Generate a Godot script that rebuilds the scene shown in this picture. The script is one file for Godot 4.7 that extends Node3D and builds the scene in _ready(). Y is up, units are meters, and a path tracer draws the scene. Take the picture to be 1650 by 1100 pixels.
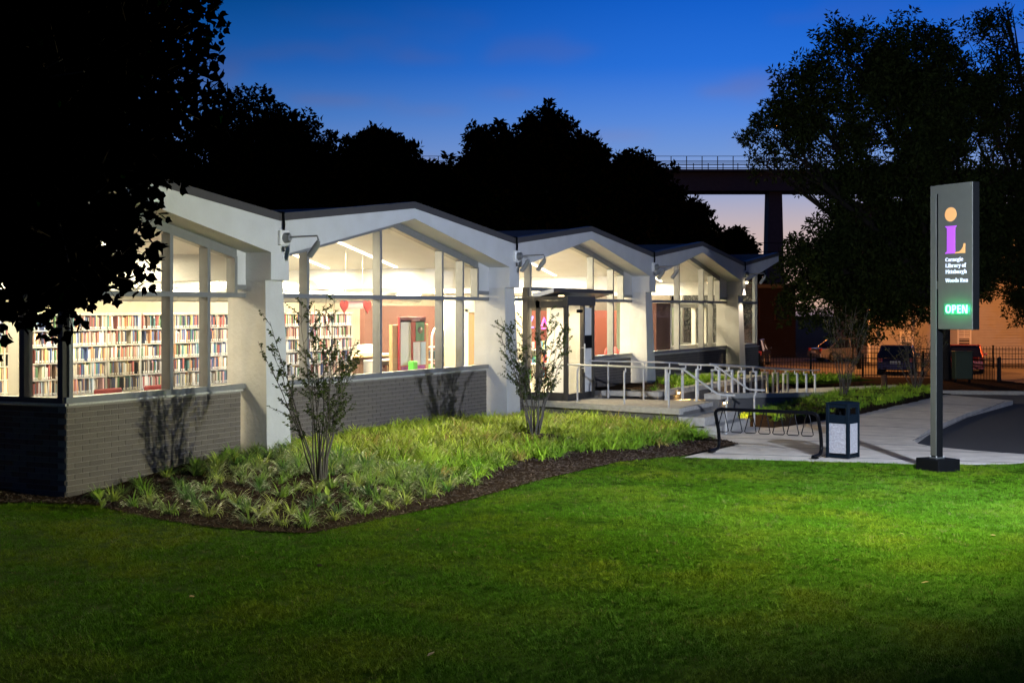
extends Node3D

# The building's long front runs along x; d is the distance in front of the camera line, so z = -d; y is the height above the lawn.
const CO := 0.89605
const SI := 0.44394
const BAY := 9.14
const V1 := 19.31          # first valley between two roof folds
const DF := 14.03          # face of the roof edge
const DG := 14.59          # face of the glass
const FL := 0.54           # floor of the library
const SILL := 1.38

var rng := RandomNumberGenerator.new()
var M := {}
var used := {}


func W(u: float, d: float, h: float) -> Vector3:
	return Vector3(u, h, -d)


func C(r: float, z: float, h: float) -> Vector3:   # metres to the right of the view's axis and along it
	return Vector3(z * CO + r * SI, h, -(z * SI - r * CO))


func rf(a: float, b: float) -> float:
	return rng.randf_range(a, b)


class MB:
	var V := PackedVector3Array()
	var N := PackedVector3Array()
	var K := PackedColorArray()
	var col := Color.WHITE
	var colored := false

	func tri(a: Vector3, b: Vector3, c: Vector3) -> void:
		var n := (b - a).cross(c - a).normalized()
		tri_n(a, b, c, n, n, n)

	func tri_n(a: Vector3, b: Vector3, c: Vector3, na: Vector3, nb: Vector3, nc: Vector3) -> void:
		V.append_array([a, c, b])
		N.append_array([na, nc, nb])
		if colored:
			K.append_array([col, col, col])

	func quad(a: Vector3, b: Vector3, c: Vector3, d: Vector3) -> void:
		tri(a, b, c)
		tri(a, c, d)

	func box(c: Vector3, s: Vector3, b := Basis()) -> void:
		var x := b.x * s.x * 0.5
		var y := b.y * s.y * 0.5
		var z := b.z * s.z * 0.5
		quad(c - x - y + z, c + x - y + z, c + x + y + z, c - x + y + z)
		quad(c + x - y - z, c - x - y - z, c - x + y - z, c + x + y - z)
		quad(c + x - y + z, c + x - y - z, c + x + y - z, c + x + y + z)
		quad(c - x - y - z, c - x - y + z, c - x + y + z, c - x + y - z)
		quad(c - x + y + z, c + x + y + z, c + x + y - z, c - x + y - z)
		quad(c - x - y - z, c + x - y - z, c + x - y + z, c - x - y + z)

	func span(a: Vector3, b: Vector3) -> void:       # box between two corners
		box((a + b) * 0.5, (b - a).abs())

	func cbox(c: Vector3, s: Vector3, e: float, b := Basis()) -> void:   # box with chamfered edges
		var h := s * 0.5
		var p := func(i: int, j: int, k: int, ax: int) -> Vector3:
			var q := Vector3(i * (h.x - (0.0 if ax == 0 else e)), j * (h.y - (0.0 if ax == 1 else e)), k * (h.z - (0.0 if ax == 2 else e)))
			return c + b * q
		for g in [-1, 1]:
			var o: Array = [[p.call(g, -1, -1, 0), p.call(g, 1, -1, 0), p.call(g, 1, 1, 0), p.call(g, -1, 1, 0)], [p.call(-1, g, -1, 1), p.call(-1, g, 1, 1), p.call(1, g, 1, 1), p.call(1, g, -1, 1)], [p.call(-1, -1, g, 2), p.call(1, -1, g, 2), p.call(1, 1, g, 2), p.call(-1, 1, g, 2)]]
			for f in o:
				out(c, f)
			for k in [-1, 1]:
				out(c, [p.call(g, k, -1, 0), p.call(g, k, 1, 0), p.call(g, k, 1, 1), p.call(g, k, -1, 1)])
				out(c, [p.call(g, -1, k, 0), p.call(g, 1, k, 0), p.call(g, 1, k, 2), p.call(g, -1, k, 2)])
				out(c, [p.call(-1, g, k, 1), p.call(1, g, k, 1), p.call(1, g, k, 2), p.call(-1, g, k, 2)])
				for l in [-1, 1]:
					var t: Array = [p.call(g, k, l, 0), p.call(g, k, l, 1), p.call(g, k, l, 2)]
					if (t[1] - t[0]).cross(t[2] - t[0]).dot(t[0] - c) > 0:
						tri(t[0], t[1], t[2])
					else:
						tri(t[0], t[2], t[1])

	func out(c: Vector3, f: Array) -> void:           # a quad of a convex body, turned to face away from its centre
		if (f[1] - f[0]).cross(f[2] - f[0]).dot(f[0] + f[2] - c * 2.0) > 0:
			quad(f[0], f[1], f[2], f[3])
		else:
			quad(f[3], f[2], f[1], f[0])

	func hexa(lo: Array, hi: Array) -> void:          # eight corners, two rings of four
		var c := Vector3.ZERO
		for q in lo + hi:
			c += q * 0.125
		out(c, lo)
		out(c, hi)
		for i in 4:
			out(c, [lo[i], lo[(i + 1) % 4], hi[(i + 1) % 4], hi[i]])

	func poly(p: Array, up: Vector3) -> void:         # flat polygon facing up
		var t1: Vector3 = (p[1] - p[0]).normalized()
		var t2 := up.normalized().cross(t1)
		var q := PackedVector2Array()
		for v in p:
			q.append(Vector2((v - p[0]).dot(t1), (v - p[0]).dot(t2)))
		var ix := Geometry2D.triangulate_polygon(q)
		for i in range(0, ix.size(), 3):
			var a: Vector3 = p[ix[i]]
			var b: Vector3 = p[ix[i + 1]]
			var c: Vector3 = p[ix[i + 2]]
			if (b - a).cross(c - a).dot(up) > 0:
				tri(a, b, c)
			else:
				tri(a, c, b)

	func prism(p: Array, e: Vector3) -> void:
		var n := Vector3.ZERO
		for i in p.size():
			n += p[i].cross(p[(i + 1) % p.size()])
		if n.dot(e) < 0:
			p = p.duplicate()
			p.reverse()
		var o := []
		for v in p:
			o.append(v + e)
		poly(o, e)
		poly(p, -e)
		for i in p.size():
			var j := (i + 1) % p.size()
			quad(p[i], p[j], o[j], o[i])

	func tube(p: Array, r, seg := 8, cap := true) -> void:
		var rings := []
		var dirs := []
		var side := Vector3.ZERO
		for i in p.size():
			var t: Vector3 = (p[mini(i + 1, p.size() - 1)] - p[maxi(i - 1, 0)]).normalized()
			if side == Vector3.ZERO:
				side = t.cross(Vector3.UP if absf(t.y) < 0.9 else Vector3.RIGHT).normalized()
			else:
				side = (side - t * side.dot(t)).normalized()
			var bi := t.cross(side)
			var rad: float = r[i] if r is Array else r
			var ring := []
			var nn := []
			for k in seg:
				var a := TAU * k / seg
				var v := side * cos(a) + bi * sin(a)
				nn.append(v)
				ring.append(p[i] + v * rad)
			rings.append(ring)
			dirs.append(nn)
		for i in p.size() - 1:
			for k in seg:
				var l := (k + 1) % seg
				tri_n(rings[i][k], rings[i][l], rings[i + 1][l], dirs[i][k], dirs[i][l], dirs[i + 1][l])
				tri_n(rings[i][k], rings[i + 1][l], rings[i + 1][k], dirs[i][k], dirs[i + 1][l], dirs[i + 1][k])
		if cap:
			for k in range(1, seg - 1):
				tri(rings[0][0], rings[0][k + 1], rings[0][k])
				tri(rings[-1][0], rings[-1][k], rings[-1][k + 1])

	func ball(c: Vector3, r: Vector3, seg := 12) -> void:
		var n := seg / 2
		var pt := func(i: int, j: int) -> Vector3:
			var a := PI * i / n
			var b := TAU * j / seg
			return Vector3(sin(a) * cos(b), cos(a), sin(a) * sin(b))
		for i in n:
			for j in seg:
				var a: Vector3 = pt.call(i, j)
				var b: Vector3 = pt.call(i, j + 1)
				var d: Vector3 = pt.call(i + 1, j)
				var e: Vector3 = pt.call(i + 1, j + 1)
				tri_n(c + a * r, c + b * r, c + e * r, a, b, e)
				tri_n(c + a * r, c + e * r, c + d * r, a, e, d)

	func blade(p: Vector3, dir: Vector3, h: float, w: float, bend: float, seg: int) -> void:   # a grass blade that arches over
		var side := dir.cross(Vector3.UP).normalized() * w * 0.5
		var last := [p - side, p + side]
		var tilt := 0.12 + bend * 0.25
		var q := p
		for i in range(1, seg + 1):
			var t := float(i) / seg
			var a := tilt + bend * t * t
			q += (Vector3.UP * cos(a) + dir * sin(a)) * h / seg
			var s := side * (1.0 - t * t)
			if i == seg:
				tri(last[0], last[1], q)
			else:
				quad(last[0], last[1], q + s, q - s)
				last = [q - s, q + s]

	func leaf(p: Vector3, dir: Vector3, up: Vector3, l: float, w: float) -> void:
		var s := dir.cross(up).normalized() * w * 0.5
		var n := s.cross(dir).normalized() * w * 0.18
		var m := p + dir * l * 0.45
		var tip := p + dir * l - n
		tri(p, m + s + n, m)
		tri(m, m + s + n, tip)
		tri(p, m, m - s + n)
		tri(m, tip, m - s + n)

	func lobed_leaf(p: Vector3, dir: Vector3, up: Vector3, l: float) -> void:
		var s := dir.cross(up).normalized()
		var n := s.cross(dir).normalized()
		var f := [Vector2(0, 0.0), Vector2(-0.42, 0.15), Vector2(-0.5, 0.5), Vector2(-0.24, 0.66), Vector2(0, 1.05), Vector2(0.24, 0.66), Vector2(0.5, 0.5), Vector2(0.42, 0.15)]
		var c := p + dir * l * 0.4
		for i in f.size():
			var a: Vector2 = f[i]
			var b: Vector2 = f[(i + 1) % f.size()]
			tri(c, p + (s * a.x + dir * a.y - n * a.length_squared() * 0.2) * l, p + (s * b.x + dir * b.y - n * b.length_squared() * 0.2) * l)

	func mesh() -> ArrayMesh:
		var a := []
		a.resize(Mesh.ARRAY_MAX)
		a[Mesh.ARRAY_VERTEX] = V
		a[Mesh.ARRAY_NORMAL] = N
		if colored:
			a[Mesh.ARRAY_COLOR] = K
		var m := ArrayMesh.new()
		m.add_surface_from_arrays(Mesh.PRIMITIVE_TRIANGLES, a)
		return m


# ---------------------------------------------------------------- nodes

func numbered(called: String) -> String:
	used[called] = used.get(called, -1) + 1
	return called if used[called] == 0 else "%s_%03d" % [called, used[called]]


func tag(o: Node, label: String, category: String, group := "") -> void:
	o.set_meta("label", label)
	o.set_meta("category", category)
	if group:
		o.set_meta("group", group)


func thing(called: String, label: String, category: String, at := Vector3.ZERO, turn := 0.0, group := "") -> Node3D:
	var o := Node3D.new()
	o.name = numbered(called)
	add_child(o)
	o.position = at
	o.rotation.y = turn
	tag(o, label, category, group)
	return o


func part(parent: Node, called: String, m, mat: Material, world := false) -> MeshInstance3D:
	var o := MeshInstance3D.new()
	o.name = called
	o.mesh = m.mesh() if m is MB else m
	o.material_override = mat
	parent.add_child(o, true)
	if world:                                          # the mesh was laid out in the scene's own metres
		var p := parent
		while p is Node3D and p != self:
			o.position -= p.position
			p = p.get_parent()
	return o


func solo(called: String, m, mat: Material, label: String, category: String, group := "", at := Vector3.ZERO, turn := 0.0) -> MeshInstance3D:
	var o := part(self, numbered(called), m, mat)
	o.position = at
	o.rotation.y = turn
	tag(o, label, category, group)
	return o


func struct(called: String, m, mat: Material) -> MeshInstance3D:
	var o := part(self, numbered(called), m, mat)
	o.set_meta("kind", "structure")
	return o


func dup(o: Node3D, label: String, at: Vector3, turn := 0.0) -> Node3D:
	var r: Node3D = o.duplicate()
	r.name = numbered(o.get_meta("base_name", String(o.name)))
	add_child(r)
	r.position = at
	r.rotation.y = turn
	r.set_meta("label", label)
	return r


func many(parent: Node, called: String, mesh: Mesh, mat: Material, places: Array, colors := [], stuff := true) -> MultiMeshInstance3D:
	var mm := MultiMesh.new()
	mm.transform_format = MultiMesh.TRANSFORM_3D
	mm.use_colors = colors.size() > 0
	mm.mesh = mesh
	mm.instance_count = places.size()
	for i in places.size():
		mm.set_instance_transform(i, places[i])
		if colors.size() > 0:
			mm.set_instance_color(i, colors[i])
	var o := MultiMeshInstance3D.new()
	o.name = called
	o.multimesh = mm
	o.material_override = mat
	parent.add_child(o, true)
	if stuff:
		o.set_meta("kind", "stuff")
	return o


# ---------------------------------------------------------------- materials

func noise_tex(freq: float, oct: int, lo: Color, hi: Color, kind := FastNoiseLite.TYPE_SIMPLEX_SMOOTH, size := 512, sd := 1, mid := 0.5) -> NoiseTexture2D:
	var n := FastNoiseLite.new()
	n.noise_type = kind
	n.frequency = freq
	n.fractal_octaves = oct
	n.seed = sd
	var g := Gradient.new()
	g.set_color(0, lo)
	g.set_color(1, hi)
	g.add_point(mid, lo.lerp(hi, 0.5))
	var t := NoiseTexture2D.new()
	t.width = size
	t.height = size
	t.seamless = true
	t.noise = n
	t.color_ramp = g
	return t


func noise_normal(freq: float, oct: int, bump: float, sd := 5) -> NoiseTexture2D:
	var n := FastNoiseLite.new()
	n.frequency = freq
	n.fractal_octaves = oct
	n.seed = sd
	var t := NoiseTexture2D.new()
	t.width = 512
	t.height = 512
	t.seamless = true
	t.noise = n
	t.as_normal_map = true
	t.bump_strength = bump
	return t


func mat(called: String, lin: Color, rough := 0.8, metal := 0.0, tex: Texture2D = null, scale := 1.0, nrm: Texture2D = null, nscale := 1.0) -> StandardMaterial3D:
	var m := StandardMaterial3D.new()
	m.resource_name = called
	m.albedo_color = lin.linear_to_srgb()
	m.roughness = rough
	m.metallic = metal
	if tex:
		m.albedo_texture = tex
	if nrm:
		m.normal_enabled = true
		m.normal_texture = nrm
		m.normal_scale = nscale
	if tex or nrm:
		m.uv1_triplanar = true
		m.uv1_world_triplanar = true
		m.uv1_scale = Vector3.ONE * scale
	M[called] = m
	return m


func glow(called: String, c: Color, e: float) -> StandardMaterial3D:
	var m := mat(called, c * 0.5, 0.5)
	m.emission_enabled = true
	m.emission = c
	m.emission_energy_multiplier = e
	return m


func leafy(called: String, lin: Color, back := 0.35, rough := 0.55) -> StandardMaterial3D:
	var m := mat(called, Color(1, 1, 1), rough)
	m.albedo_color = lin.linear_to_srgb()
	m.vertex_color_use_as_albedo = true
	m.backlight_enabled = back > 0
	m.backlight = Color(back, back, back)
	m.cull_mode = BaseMaterial3D.CULL_DISABLED
	return m


func materials() -> void:
	var white := Color.WHITE
	var t_wall := noise_tex(0.012, 5, Color(0.95, 0.945, 0.935), white)
	var t_conc := noise_tex(0.02, 6, Color(0.84, 0.83, 0.81), Color(1, 1, 0.98), FastNoiseLite.TYPE_SIMPLEX_SMOOTH, 1024, 3)
	var t_speck := noise_tex(0.32, 2, Color(0.42, 0.4, 0.38), Color(1, 1, 1), FastNoiseLite.TYPE_SIMPLEX, 512, 8, 0.4)
	var t_soil := noise_tex(0.08, 5, Color(0.3, 0.26, 0.22), Color(1, 0.95, 0.88), FastNoiseLite.TYPE_SIMPLEX_SMOOTH, 1024, 4)
	var t_asph := noise_tex(0.25, 4, Color(0.55, 0.55, 0.56), white, FastNoiseLite.TYPE_SIMPLEX_SMOOTH, 1024, 6)
	var t_lawn := noise_tex(0.03, 5, Color(0.55, 0.62, 0.4), Color(1, 1, 0.8), FastNoiseLite.TYPE_SIMPLEX_SMOOTH, 1024, 9)
	var n_fine := noise_normal(0.15, 4, 2.0)
	var n_rough := noise_normal(0.06, 5, 6.0, 7)
	var t_pave := noise_tex(0.012, 6, Color(0.85, 0.84, 0.82), Color(1, 1, 0.98), FastNoiseLite.TYPE_SIMPLEX_SMOOTH, 1024, 17)
	mat("white_paint", Color(0.56, 0.56, 0.55), 0.7, 0, t_wall, 0.22, n_fine, 0.15)
	mat("column_paint", Color(0.53, 0.525, 0.505), 0.8, 0, t_wall, 0.3, n_rough, 0.12)
	mat("ceiling_paint", Color(0.7, 0.68, 0.62), 0.9, 0, t_wall, 0.3)
	mat("inside_wall", Color(0.74, 0.7, 0.6), 0.85, 0, t_wall, 0.4)
	mat("brown_wall", Color(0.1, 0.036, 0.024), 0.8, 0, t_wall, 0.5)
	mat("red_wall", Color(0.22, 0.045, 0.022), 0.8, 0, t_wall, 0.5)
	mat("roof_felt", Color(0.035, 0.037, 0.042), 0.8, 0, t_asph, 0.4, n_fine, 0.5)
	mat("roof_trim", Color(0.075, 0.068, 0.062), 0.5, 0.3, t_wall, 0.6)
	mat("floor_tile", Color(0.35, 0.31, 0.25), 0.5, 0, t_conc, 0.4)
	mat("aluminium", Color(0.26, 0.265, 0.26), 0.4, 0.4, t_wall, 0.8)
	mat("dark_frame", Color(0.075, 0.07, 0.062), 0.4, 0.4, t_wall, 0.8)
	mat("steel", Color(0.68, 0.67, 0.63), 0.38, 0.3, t_wall, 1.5)
	mat("post_white", Color(0.8, 0.79, 0.74), 0.5, 0.15, t_wall, 1.0)
	mat("duct", Color(0.45, 0.46, 0.44), 0.35, 0.8, t_wall, 1.2)
	mat("brick_a", Color(0.235, 0.2, 0.165), 0.9, 0, t_speck, 2.2, n_rough, 0.5)
	mat("brick_b", Color(0.222, 0.19, 0.158), 0.9, 0, t_speck, 2.0, n_rough, 0.5)
	mat("brick_c", Color(0.252, 0.214, 0.175), 0.9, 0, t_speck, 2.4, n_rough, 0.5)
	mat("brick_d", Color(0.205, 0.175, 0.146), 0.9, 0, t_speck, 2.1, n_rough, 0.5)
	mat("brick_end", Color(0.17, 0.1, 0.07), 0.9, 0, t_speck, 2.1, n_rough, 0.5)
	mat("mortar", Color(0.44, 0.41, 0.36), 0.95, 0, t_speck, 1.5)
	mat("stone_sill", Color(0.6, 0.59, 0.55), 0.7, 0, t_conc, 0.8)
	mat("concrete", Color(0.5, 0.475, 0.43), 0.85, 0, t_conc, 0.33, n_fine, 0.35)
	mat("aggregate", Color(0.3, 0.285, 0.26), 0.95, 0, t_speck, 1.3, n_rough, 0.8)
	mat("pavement", Color(0.72, 0.66, 0.58), 0.88, 0, t_pave, 0.13, n_fine, 0.4)
	mat("asphalt", Color(0.055, 0.054, 0.055), 0.9, 0, t_asph, 0.6, n_rough, 0.6)
	mat("road", Color(0.2, 0.18, 0.15), 0.9, 0, t_asph, 0.25, n_fine, 0.5)
	mat("soil", Color(0.1, 0.07, 0.048), 0.98, 0, t_soil, 0.7, n_rough, 1.5)
	mat("dark_ground", Color(0.03, 0.03, 0.018), 0.98, 0, t_soil, 0.1)
	mat("turf", Color(0.045, 0.095, 0.004), 0.95, 0, t_lawn, 0.16)
	mat("black_paint", Color(0.005, 0.005, 0.006), 0.3, 0.0, null, 1.0)
	mat("black_matt", Color(0.005, 0.0055, 0.006), 0.55, 0.0, t_wall, 1.0)
	mat("bin_plastic", Color(0.005, 0.01, 0.016), 0.42, 0.0, t_wall, 2.0)
	mat("bin_stone", Color(0.68, 0.66, 0.66), 0.9, 0, noise_tex(0.2, 2, Color(0.25, 0.24, 0.25), white, FastNoiseLite.TYPE_CELLULAR, 512, 21, 0.22), 0.55, n_rough, 0.6)
	mat("sign_face", Color(0.085, 0.088, 0.07), 0.55, 0.1, t_wall, 1.0)
	mat("sign_pole", Color(0.09, 0.1, 0.095), 0.4, 0.3, t_wall, 1.0)
	mat("print_white", Color(0.85, 0.86, 0.9), 0.6)
	mat("print_orange", Color(0.9, 0.42, 0.13), 0.6)
	mat("print_purple", Color(0.55, 0.1, 0.75), 0.6)
	mat("bark", Color(0.05, 0.042, 0.034), 0.95, 0, t_soil, 1.4, n_rough, 1.2)
	mat("twig", Color(0.075, 0.065, 0.052), 0.9)
	mat("chips", Color(0.1, 0.075, 0.055), 0.95)
	M["chips"].vertex_color_use_as_albedo = true
	mat("wood", Color(0.5, 0.32, 0.15), 0.55, 0, t_wall, 1.5)
	mat("dark_wood", Color(0.16, 0.075, 0.035), 0.8, 0, t_soil, 1.2)
	mat("paper", Color(0.6, 0.6, 0.57), 0.8)
	mat("shelf_metal", Color(0.5, 0.49, 0.45), 0.5, 0.1)
	mat("siding", Color(0.4, 0.38, 0.35), 0.8, 0, t_wall, 0.5)
	mat("red_brick_far", Color(0.045, 0.023, 0.016), 0.9, 0, t_speck, 0.5)
	mat("iron", Color(0.01, 0.01, 0.01), 0.5, 0.2)
	mat("cabinet_green", Color(0.045, 0.065, 0.035), 0.6, 0.0, t_wall, 1.0)
	mat("bridge_concrete", Color(0.12, 0.12, 0.13), 0.9, 0, t_conc, 0.1)
	mat("rubber", Color(0.015, 0.015, 0.015), 0.8)
	mat("car_glass", Color(0.012, 0.016, 0.03), 0.08)
	mat("red_plastic", Color(0.36, 0.035, 0.03), 0.45)
	mat("white_plastic", Color(0.75, 0.74, 0.68), 0.45)
	leafy("lawn_blade", Color(1, 1, 1), 0.3, 0.6)
	leafy("lily_turf", Color(1, 1, 1), 0.35, 0.38)
	leafy("leaf", Color(1, 1, 1), 0.3, 0.55)
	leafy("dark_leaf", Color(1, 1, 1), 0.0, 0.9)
	var g := mat("glass", Color(1, 1, 1), 0.02)
	g.transparency = BaseMaterial3D.TRANSPARENCY_ALPHA
	g.albedo_color = Color(1, 1, 1, 0.03)
	g.metallic_specular = 0.4
	for k in ["lawn_blade", "turf", "dark_ground", "soil"]:
		M[k].metallic_specular = 0.12
	M.lily_turf.metallic_specular = 0.2
	M.leaf.metallic_specular = 0.06
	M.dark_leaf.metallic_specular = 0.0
	M.leaf.roughness = 0.85
	for k in ["black_paint", "black_matt", "bin_plastic", "iron"]:
		M[k].metallic_specular = 0.18
	glow("lamp_white", Color(1.0, 0.93, 0.78), 6.0)
	glow("lamp_cool", Color(0.9, 0.95, 1.0), 8.0)
	glow("lamp_warm", Color(1.0, 0.85, 0.6), 9.0)
	glow("lamp_sodium", Color(1.0, 0.66, 0.32), 12.0)
	glow("led_green", Color(0.62, 1.0, 0.84), 1.7)
	glow("neon_pink", Color(1.0, 0.25, 0.8), 2.2)
	glow("neon_blue", Color(0.3, 0.3, 1.0), 2.5)


# ---------------------------------------------------------------- sky, camera, big lights

func sky_image() -> Image:
	var w := 1024
	var h := 512
	var im := Image.create(w, h, false, Image.FORMAT_RGBF)
	var el := [0.0, 2.0, 3.6, 5.0, 6.5, 8.0, 10.0, 13.0, 18.0, 30.0, 50.0, 90.0]
	var west := [Color8(222, 180, 155), Color8(220, 188, 172), Color8(192, 178, 186), Color8(150, 165, 205), Color8(112, 150, 215), Color8(84, 136, 222), Color8(40, 112, 218), Color8(16, 92, 200), Color8(14, 72, 165), Color8(7, 42, 108), Color8(4, 26, 72), Color8(3, 18, 52)]
	var side := [Color8(150, 140, 160), Color8(142, 145, 178), Color8(130, 148, 192), Color8(118, 144, 198), Color8(102, 134, 194), Color8(66, 116, 186), Color8(28, 92, 172), Color8(0, 66, 132), Color8(3, 58, 124), Color8(2, 34, 84), Color8(2, 22, 60), Color8(3, 18, 52)]
	var east := [Color8(50, 56, 82), Color8(50, 60, 92), Color8(46, 60, 98), Color8(42, 60, 102), Color8(38, 58, 105), Color8(34, 56, 105), Color8(28, 52, 102), Color8(18, 46, 96), Color8(10, 40, 88), Color8(5, 28, 70), Color8(3, 20, 55), Color8(3, 18, 52)]
	for t in [west, side, east]:
		for i in t.size():
			t[i] = t[i].srgb_to_linear()
	var n := FastNoiseLite.new()
	n.seed = 12
	n.frequency = 1.0
	n.fractal_octaves = 4
	var mid := atan2(CO, SI)
	for y in h:
		var e := (0.5 - (y + 0.5) / h) * 180.0
		var k := 0
		while k < el.size() - 2 and e > el[k + 1]:
			k += 1
		var f := clampf((e - el[k]) / (el[k + 1] - el[k]), 0, 1)
		var a: Color = west[k].lerp(west[k + 1], f)
		var b: Color = side[k].lerp(side[k + 1], f)
		var c: Color = east[k].lerp(east[k + 1], f)
		for x in w:
			var az := TAU * (x + 0.5) / w
			var off := rad_to_deg(absf(wrapf(az - mid - deg_to_rad(14.0), -PI, PI)))
			var s := smoothstep(4.0, 30.0, off)
			var q := smoothstep(30.0, 125.0, off)
			var col := a.lerp(b, s).lerp(c, q)
			if e > 0 and e < 30:
				var wisp := n.get_noise_3d(sin(az) * 4.0, e * 0.75, cos(az) * 4.0) + 0.5 * n.get_noise_3d(sin(az) * 11.0, e * 1.6, cos(az) * 11.0)
				var m := smoothstep(0.12, 0.5, wisp) * smoothstep(14.0, 8.0, e) * smoothstep(1.0, 3.0, e) * 0.3
				var lum := col.get_luminance()
				col = col.lerp(Color(lum * 1.02, lum * 0.78, lum * 1.06), m)
			im.set_pixel(x, y, col)
	return im


func view_and_light() -> void:
	var cam := Camera3D.new()
	cam.name = "camera"
	cam.near = 0.1
	cam.far = 2000.0
	cam.projection = Camera3D.PROJECTION_FRUSTUM
	cam.size = 0.1 * 1100.0 / 2200.0
	cam.frustum_offset = Vector2(0, -0.1 * 52.0 / 2200.0)
	cam.position = Vector3(0, 2.75, 0)
	cam.basis = Basis(Vector3(SI, 0, CO), Vector3.UP, Vector3(-CO, 0, SI))
	add_child(cam)
	var env := Environment.new()
	env.background_mode = Environment.BG_SKY
	env.tonemap_mode = Environment.TONE_MAPPER_LINEAR
	env.tonemap_exposure = 1.0
	env.sdfgi_enabled = true
	env.ssao_enabled = true
	env.ssil_enabled = true
	var pm := PanoramaSkyMaterial.new()
	pm.panorama = ImageTexture.create_from_image(sky_image())
	pm.energy_multiplier = 1.0
	env.sky = Sky.new()
	env.sky.sky_material = pm
	env.background_energy_multiplier = 1.0
	var we := WorldEnvironment.new()
	we.name = "world"
	we.environment = env
	add_child(we)
	# the afterglow low in the west: the sun itself is down
	var sun := DirectionalLight3D.new()
	sun.name = "afterglow"
	sun.light_color = Color(1.0, 0.7, 0.55)
	sun.light_energy = 0.01
	sun.light_angular_distance = 20.0
	sun.shadow_enabled = true
	add_child(sun)
	sun.look_at_from_position(C(90, 200, 22), Vector3.ZERO)


func floodlight() -> void:
	# a floodlight on a stand stands right of the view, on the lawn, and lights the front of the building
	var f := thing("floodlight_stand", "black floodlight on a tripod stand on the lawn, turned to the library", "floodlight", C(7.5, 14.6, 0))
	var b := MB.new()
	b.tube([Vector3(0, 0.3, 0), Vector3(0, 4.25, 0)], 0.022, 8)
	part(f, "pole", b, M.black_matt)
	for i in 3:
		var a := TAU * i / 3.0
		b = MB.new()
		b.tube([Vector3(0, 1.0, 0), Vector3(cos(a) * 0.55, 0.02, sin(a) * 0.55)], 0.016, 6)
		part(f, "leg", b, M.black_matt)
	var aim := (W(28.6, 7.8, 0.0) - (f.position + Vector3(0, 4.4, 0))).normalized()
	var bs := Basis.looking_at(aim)
	b = MB.new()
	b.cbox(Vector3(0, 4.4, 0) - aim * 0.09, Vector3(0.42, 0.32, 0.16), 0.02, bs)
	part(f, "housing", b, M.black_matt)
	b = MB.new()
	b.box(Vector3(0, 4.4, 0), Vector3(0.36, 0.26, 0.012), bs)
	part(f, "lamp_glass", b, M.lamp_cool)
	var l := SpotLight3D.new()
	l.name = "flood_beam"
	l.light_color = Color(0.84, 0.89, 1.0)
	l.light_energy = 262.0
	l.light_size = 0.07
	l.spot_range = 60.0
	l.spot_attenuation = 2.0
	l.spot_angle = 72.0
	l.spot_angle_attenuation = 1.0
	l.shadow_enabled = true
	f.add_child(l)
	l.transform = Transform3D(bs, Vector3(0, 4.4, 0) + aim * 0.02)
	# a second, weaker head on the same stand is turned to the lawn
	var low := (C(-3.4, 16.0, -0.4) - (f.position + Vector3(0, 4.0, 0))).normalized()
	bs = Basis.looking_at(low)
	b = MB.new()
	b.cbox(Vector3(0, 4.0, 0) - low * 0.07, Vector3(0.24, 0.2, 0.12), 0.02, bs)
	part(f, "housing", b, M.black_matt)
	b = MB.new()
	b.box(Vector3(0, 4.0, 0), Vector3(0.19, 0.15, 0.012), bs)
	part(f, "lamp_glass", b, M.lamp_cool)
	spot(f, "lawn_beam", Vector3(0, 4.0, 0) + low * 0.02, low, Color(0.98, 0.98, 0.8), 150.0, 56.0, 0.06)


func omni(parent: Node3D, called: String, at: Vector3, c: Color, e: float, size := 0.05) -> void:
	var l := OmniLight3D.new()
	l.name = called
	l.light_color = c
	l.light_energy = e
	l.light_size = size
	l.omni_range = 80.0
	l.omni_attenuation = 2.0
	l.shadow_enabled = true
	parent.add_child(l, true)
	l.position = at


func spot(parent: Node3D, called: String, at: Vector3, dir: Vector3, c: Color, e: float, angle: float, size := 0.03) -> void:
	var l := SpotLight3D.new()
	l.name = called
	l.light_color = c
	l.light_energy = e
	l.light_size = size
	l.spot_range = 40.0
	l.spot_attenuation = 2.0
	l.spot_angle = angle
	l.spot_angle_attenuation = 0.9
	l.shadow_enabled = true
	parent.add_child(l, true)
	l.transform = Transform3D(Basis.looking_at(dir, Vector3.UP if absf(dir.normalized().y) < 0.95 else Vector3.RIGHT), at)


func area(parent: Node3D, called: String, at: Vector3, dir: Vector3, along: Vector3, size: Vector2, c: Color, e: float) -> void:
	var l := AreaLight3D.new()
	l.name = called
	l.light_color = c
	l.light_energy = e
	l.area_size = size
	l.area_range = 40.0
	l.area_attenuation = 2.0
	l.shadow_enabled = true
	parent.add_child(l, true)
	var z := -dir.normalized()
	var y := z.cross(along.normalized()).normalized()
	l.transform = Transform3D(Basis(along.normalized(), y, z), at)


# ---------------------------------------------------------------- ground

var bed_front := [Vector2(9, 17.5), Vector2(12.3, 16.3), Vector2(14.06, 15.03), Vector2(14.29, 14.56), Vector2(14.5, 13.72), Vector2(13.93, 12.32), Vector2(13.68, 11.1), Vector2(13.69, 10.23), Vector2(13.84, 9.61), Vector2(14.48, 9.49), Vector2(15.51, 9.38), Vector2(17.34, 9.24), Vector2(20.03, 9.31), Vector2(22.81, 9.13), Vector2(24.16, 8.45), Vector2(25.5, 8.35), Vector2(26.91, 8.19)]


func bed_dist(p: Vector2) -> float:
	var best := 99.0
	for i in bed_front.size() - 1:
		best = minf(best, p.distance_to(Geometry2D.get_closest_point_to_segment(p, bed_front[i], bed_front[i + 1])))
	return best


var bumps := FastNoiseLite.new()


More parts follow.
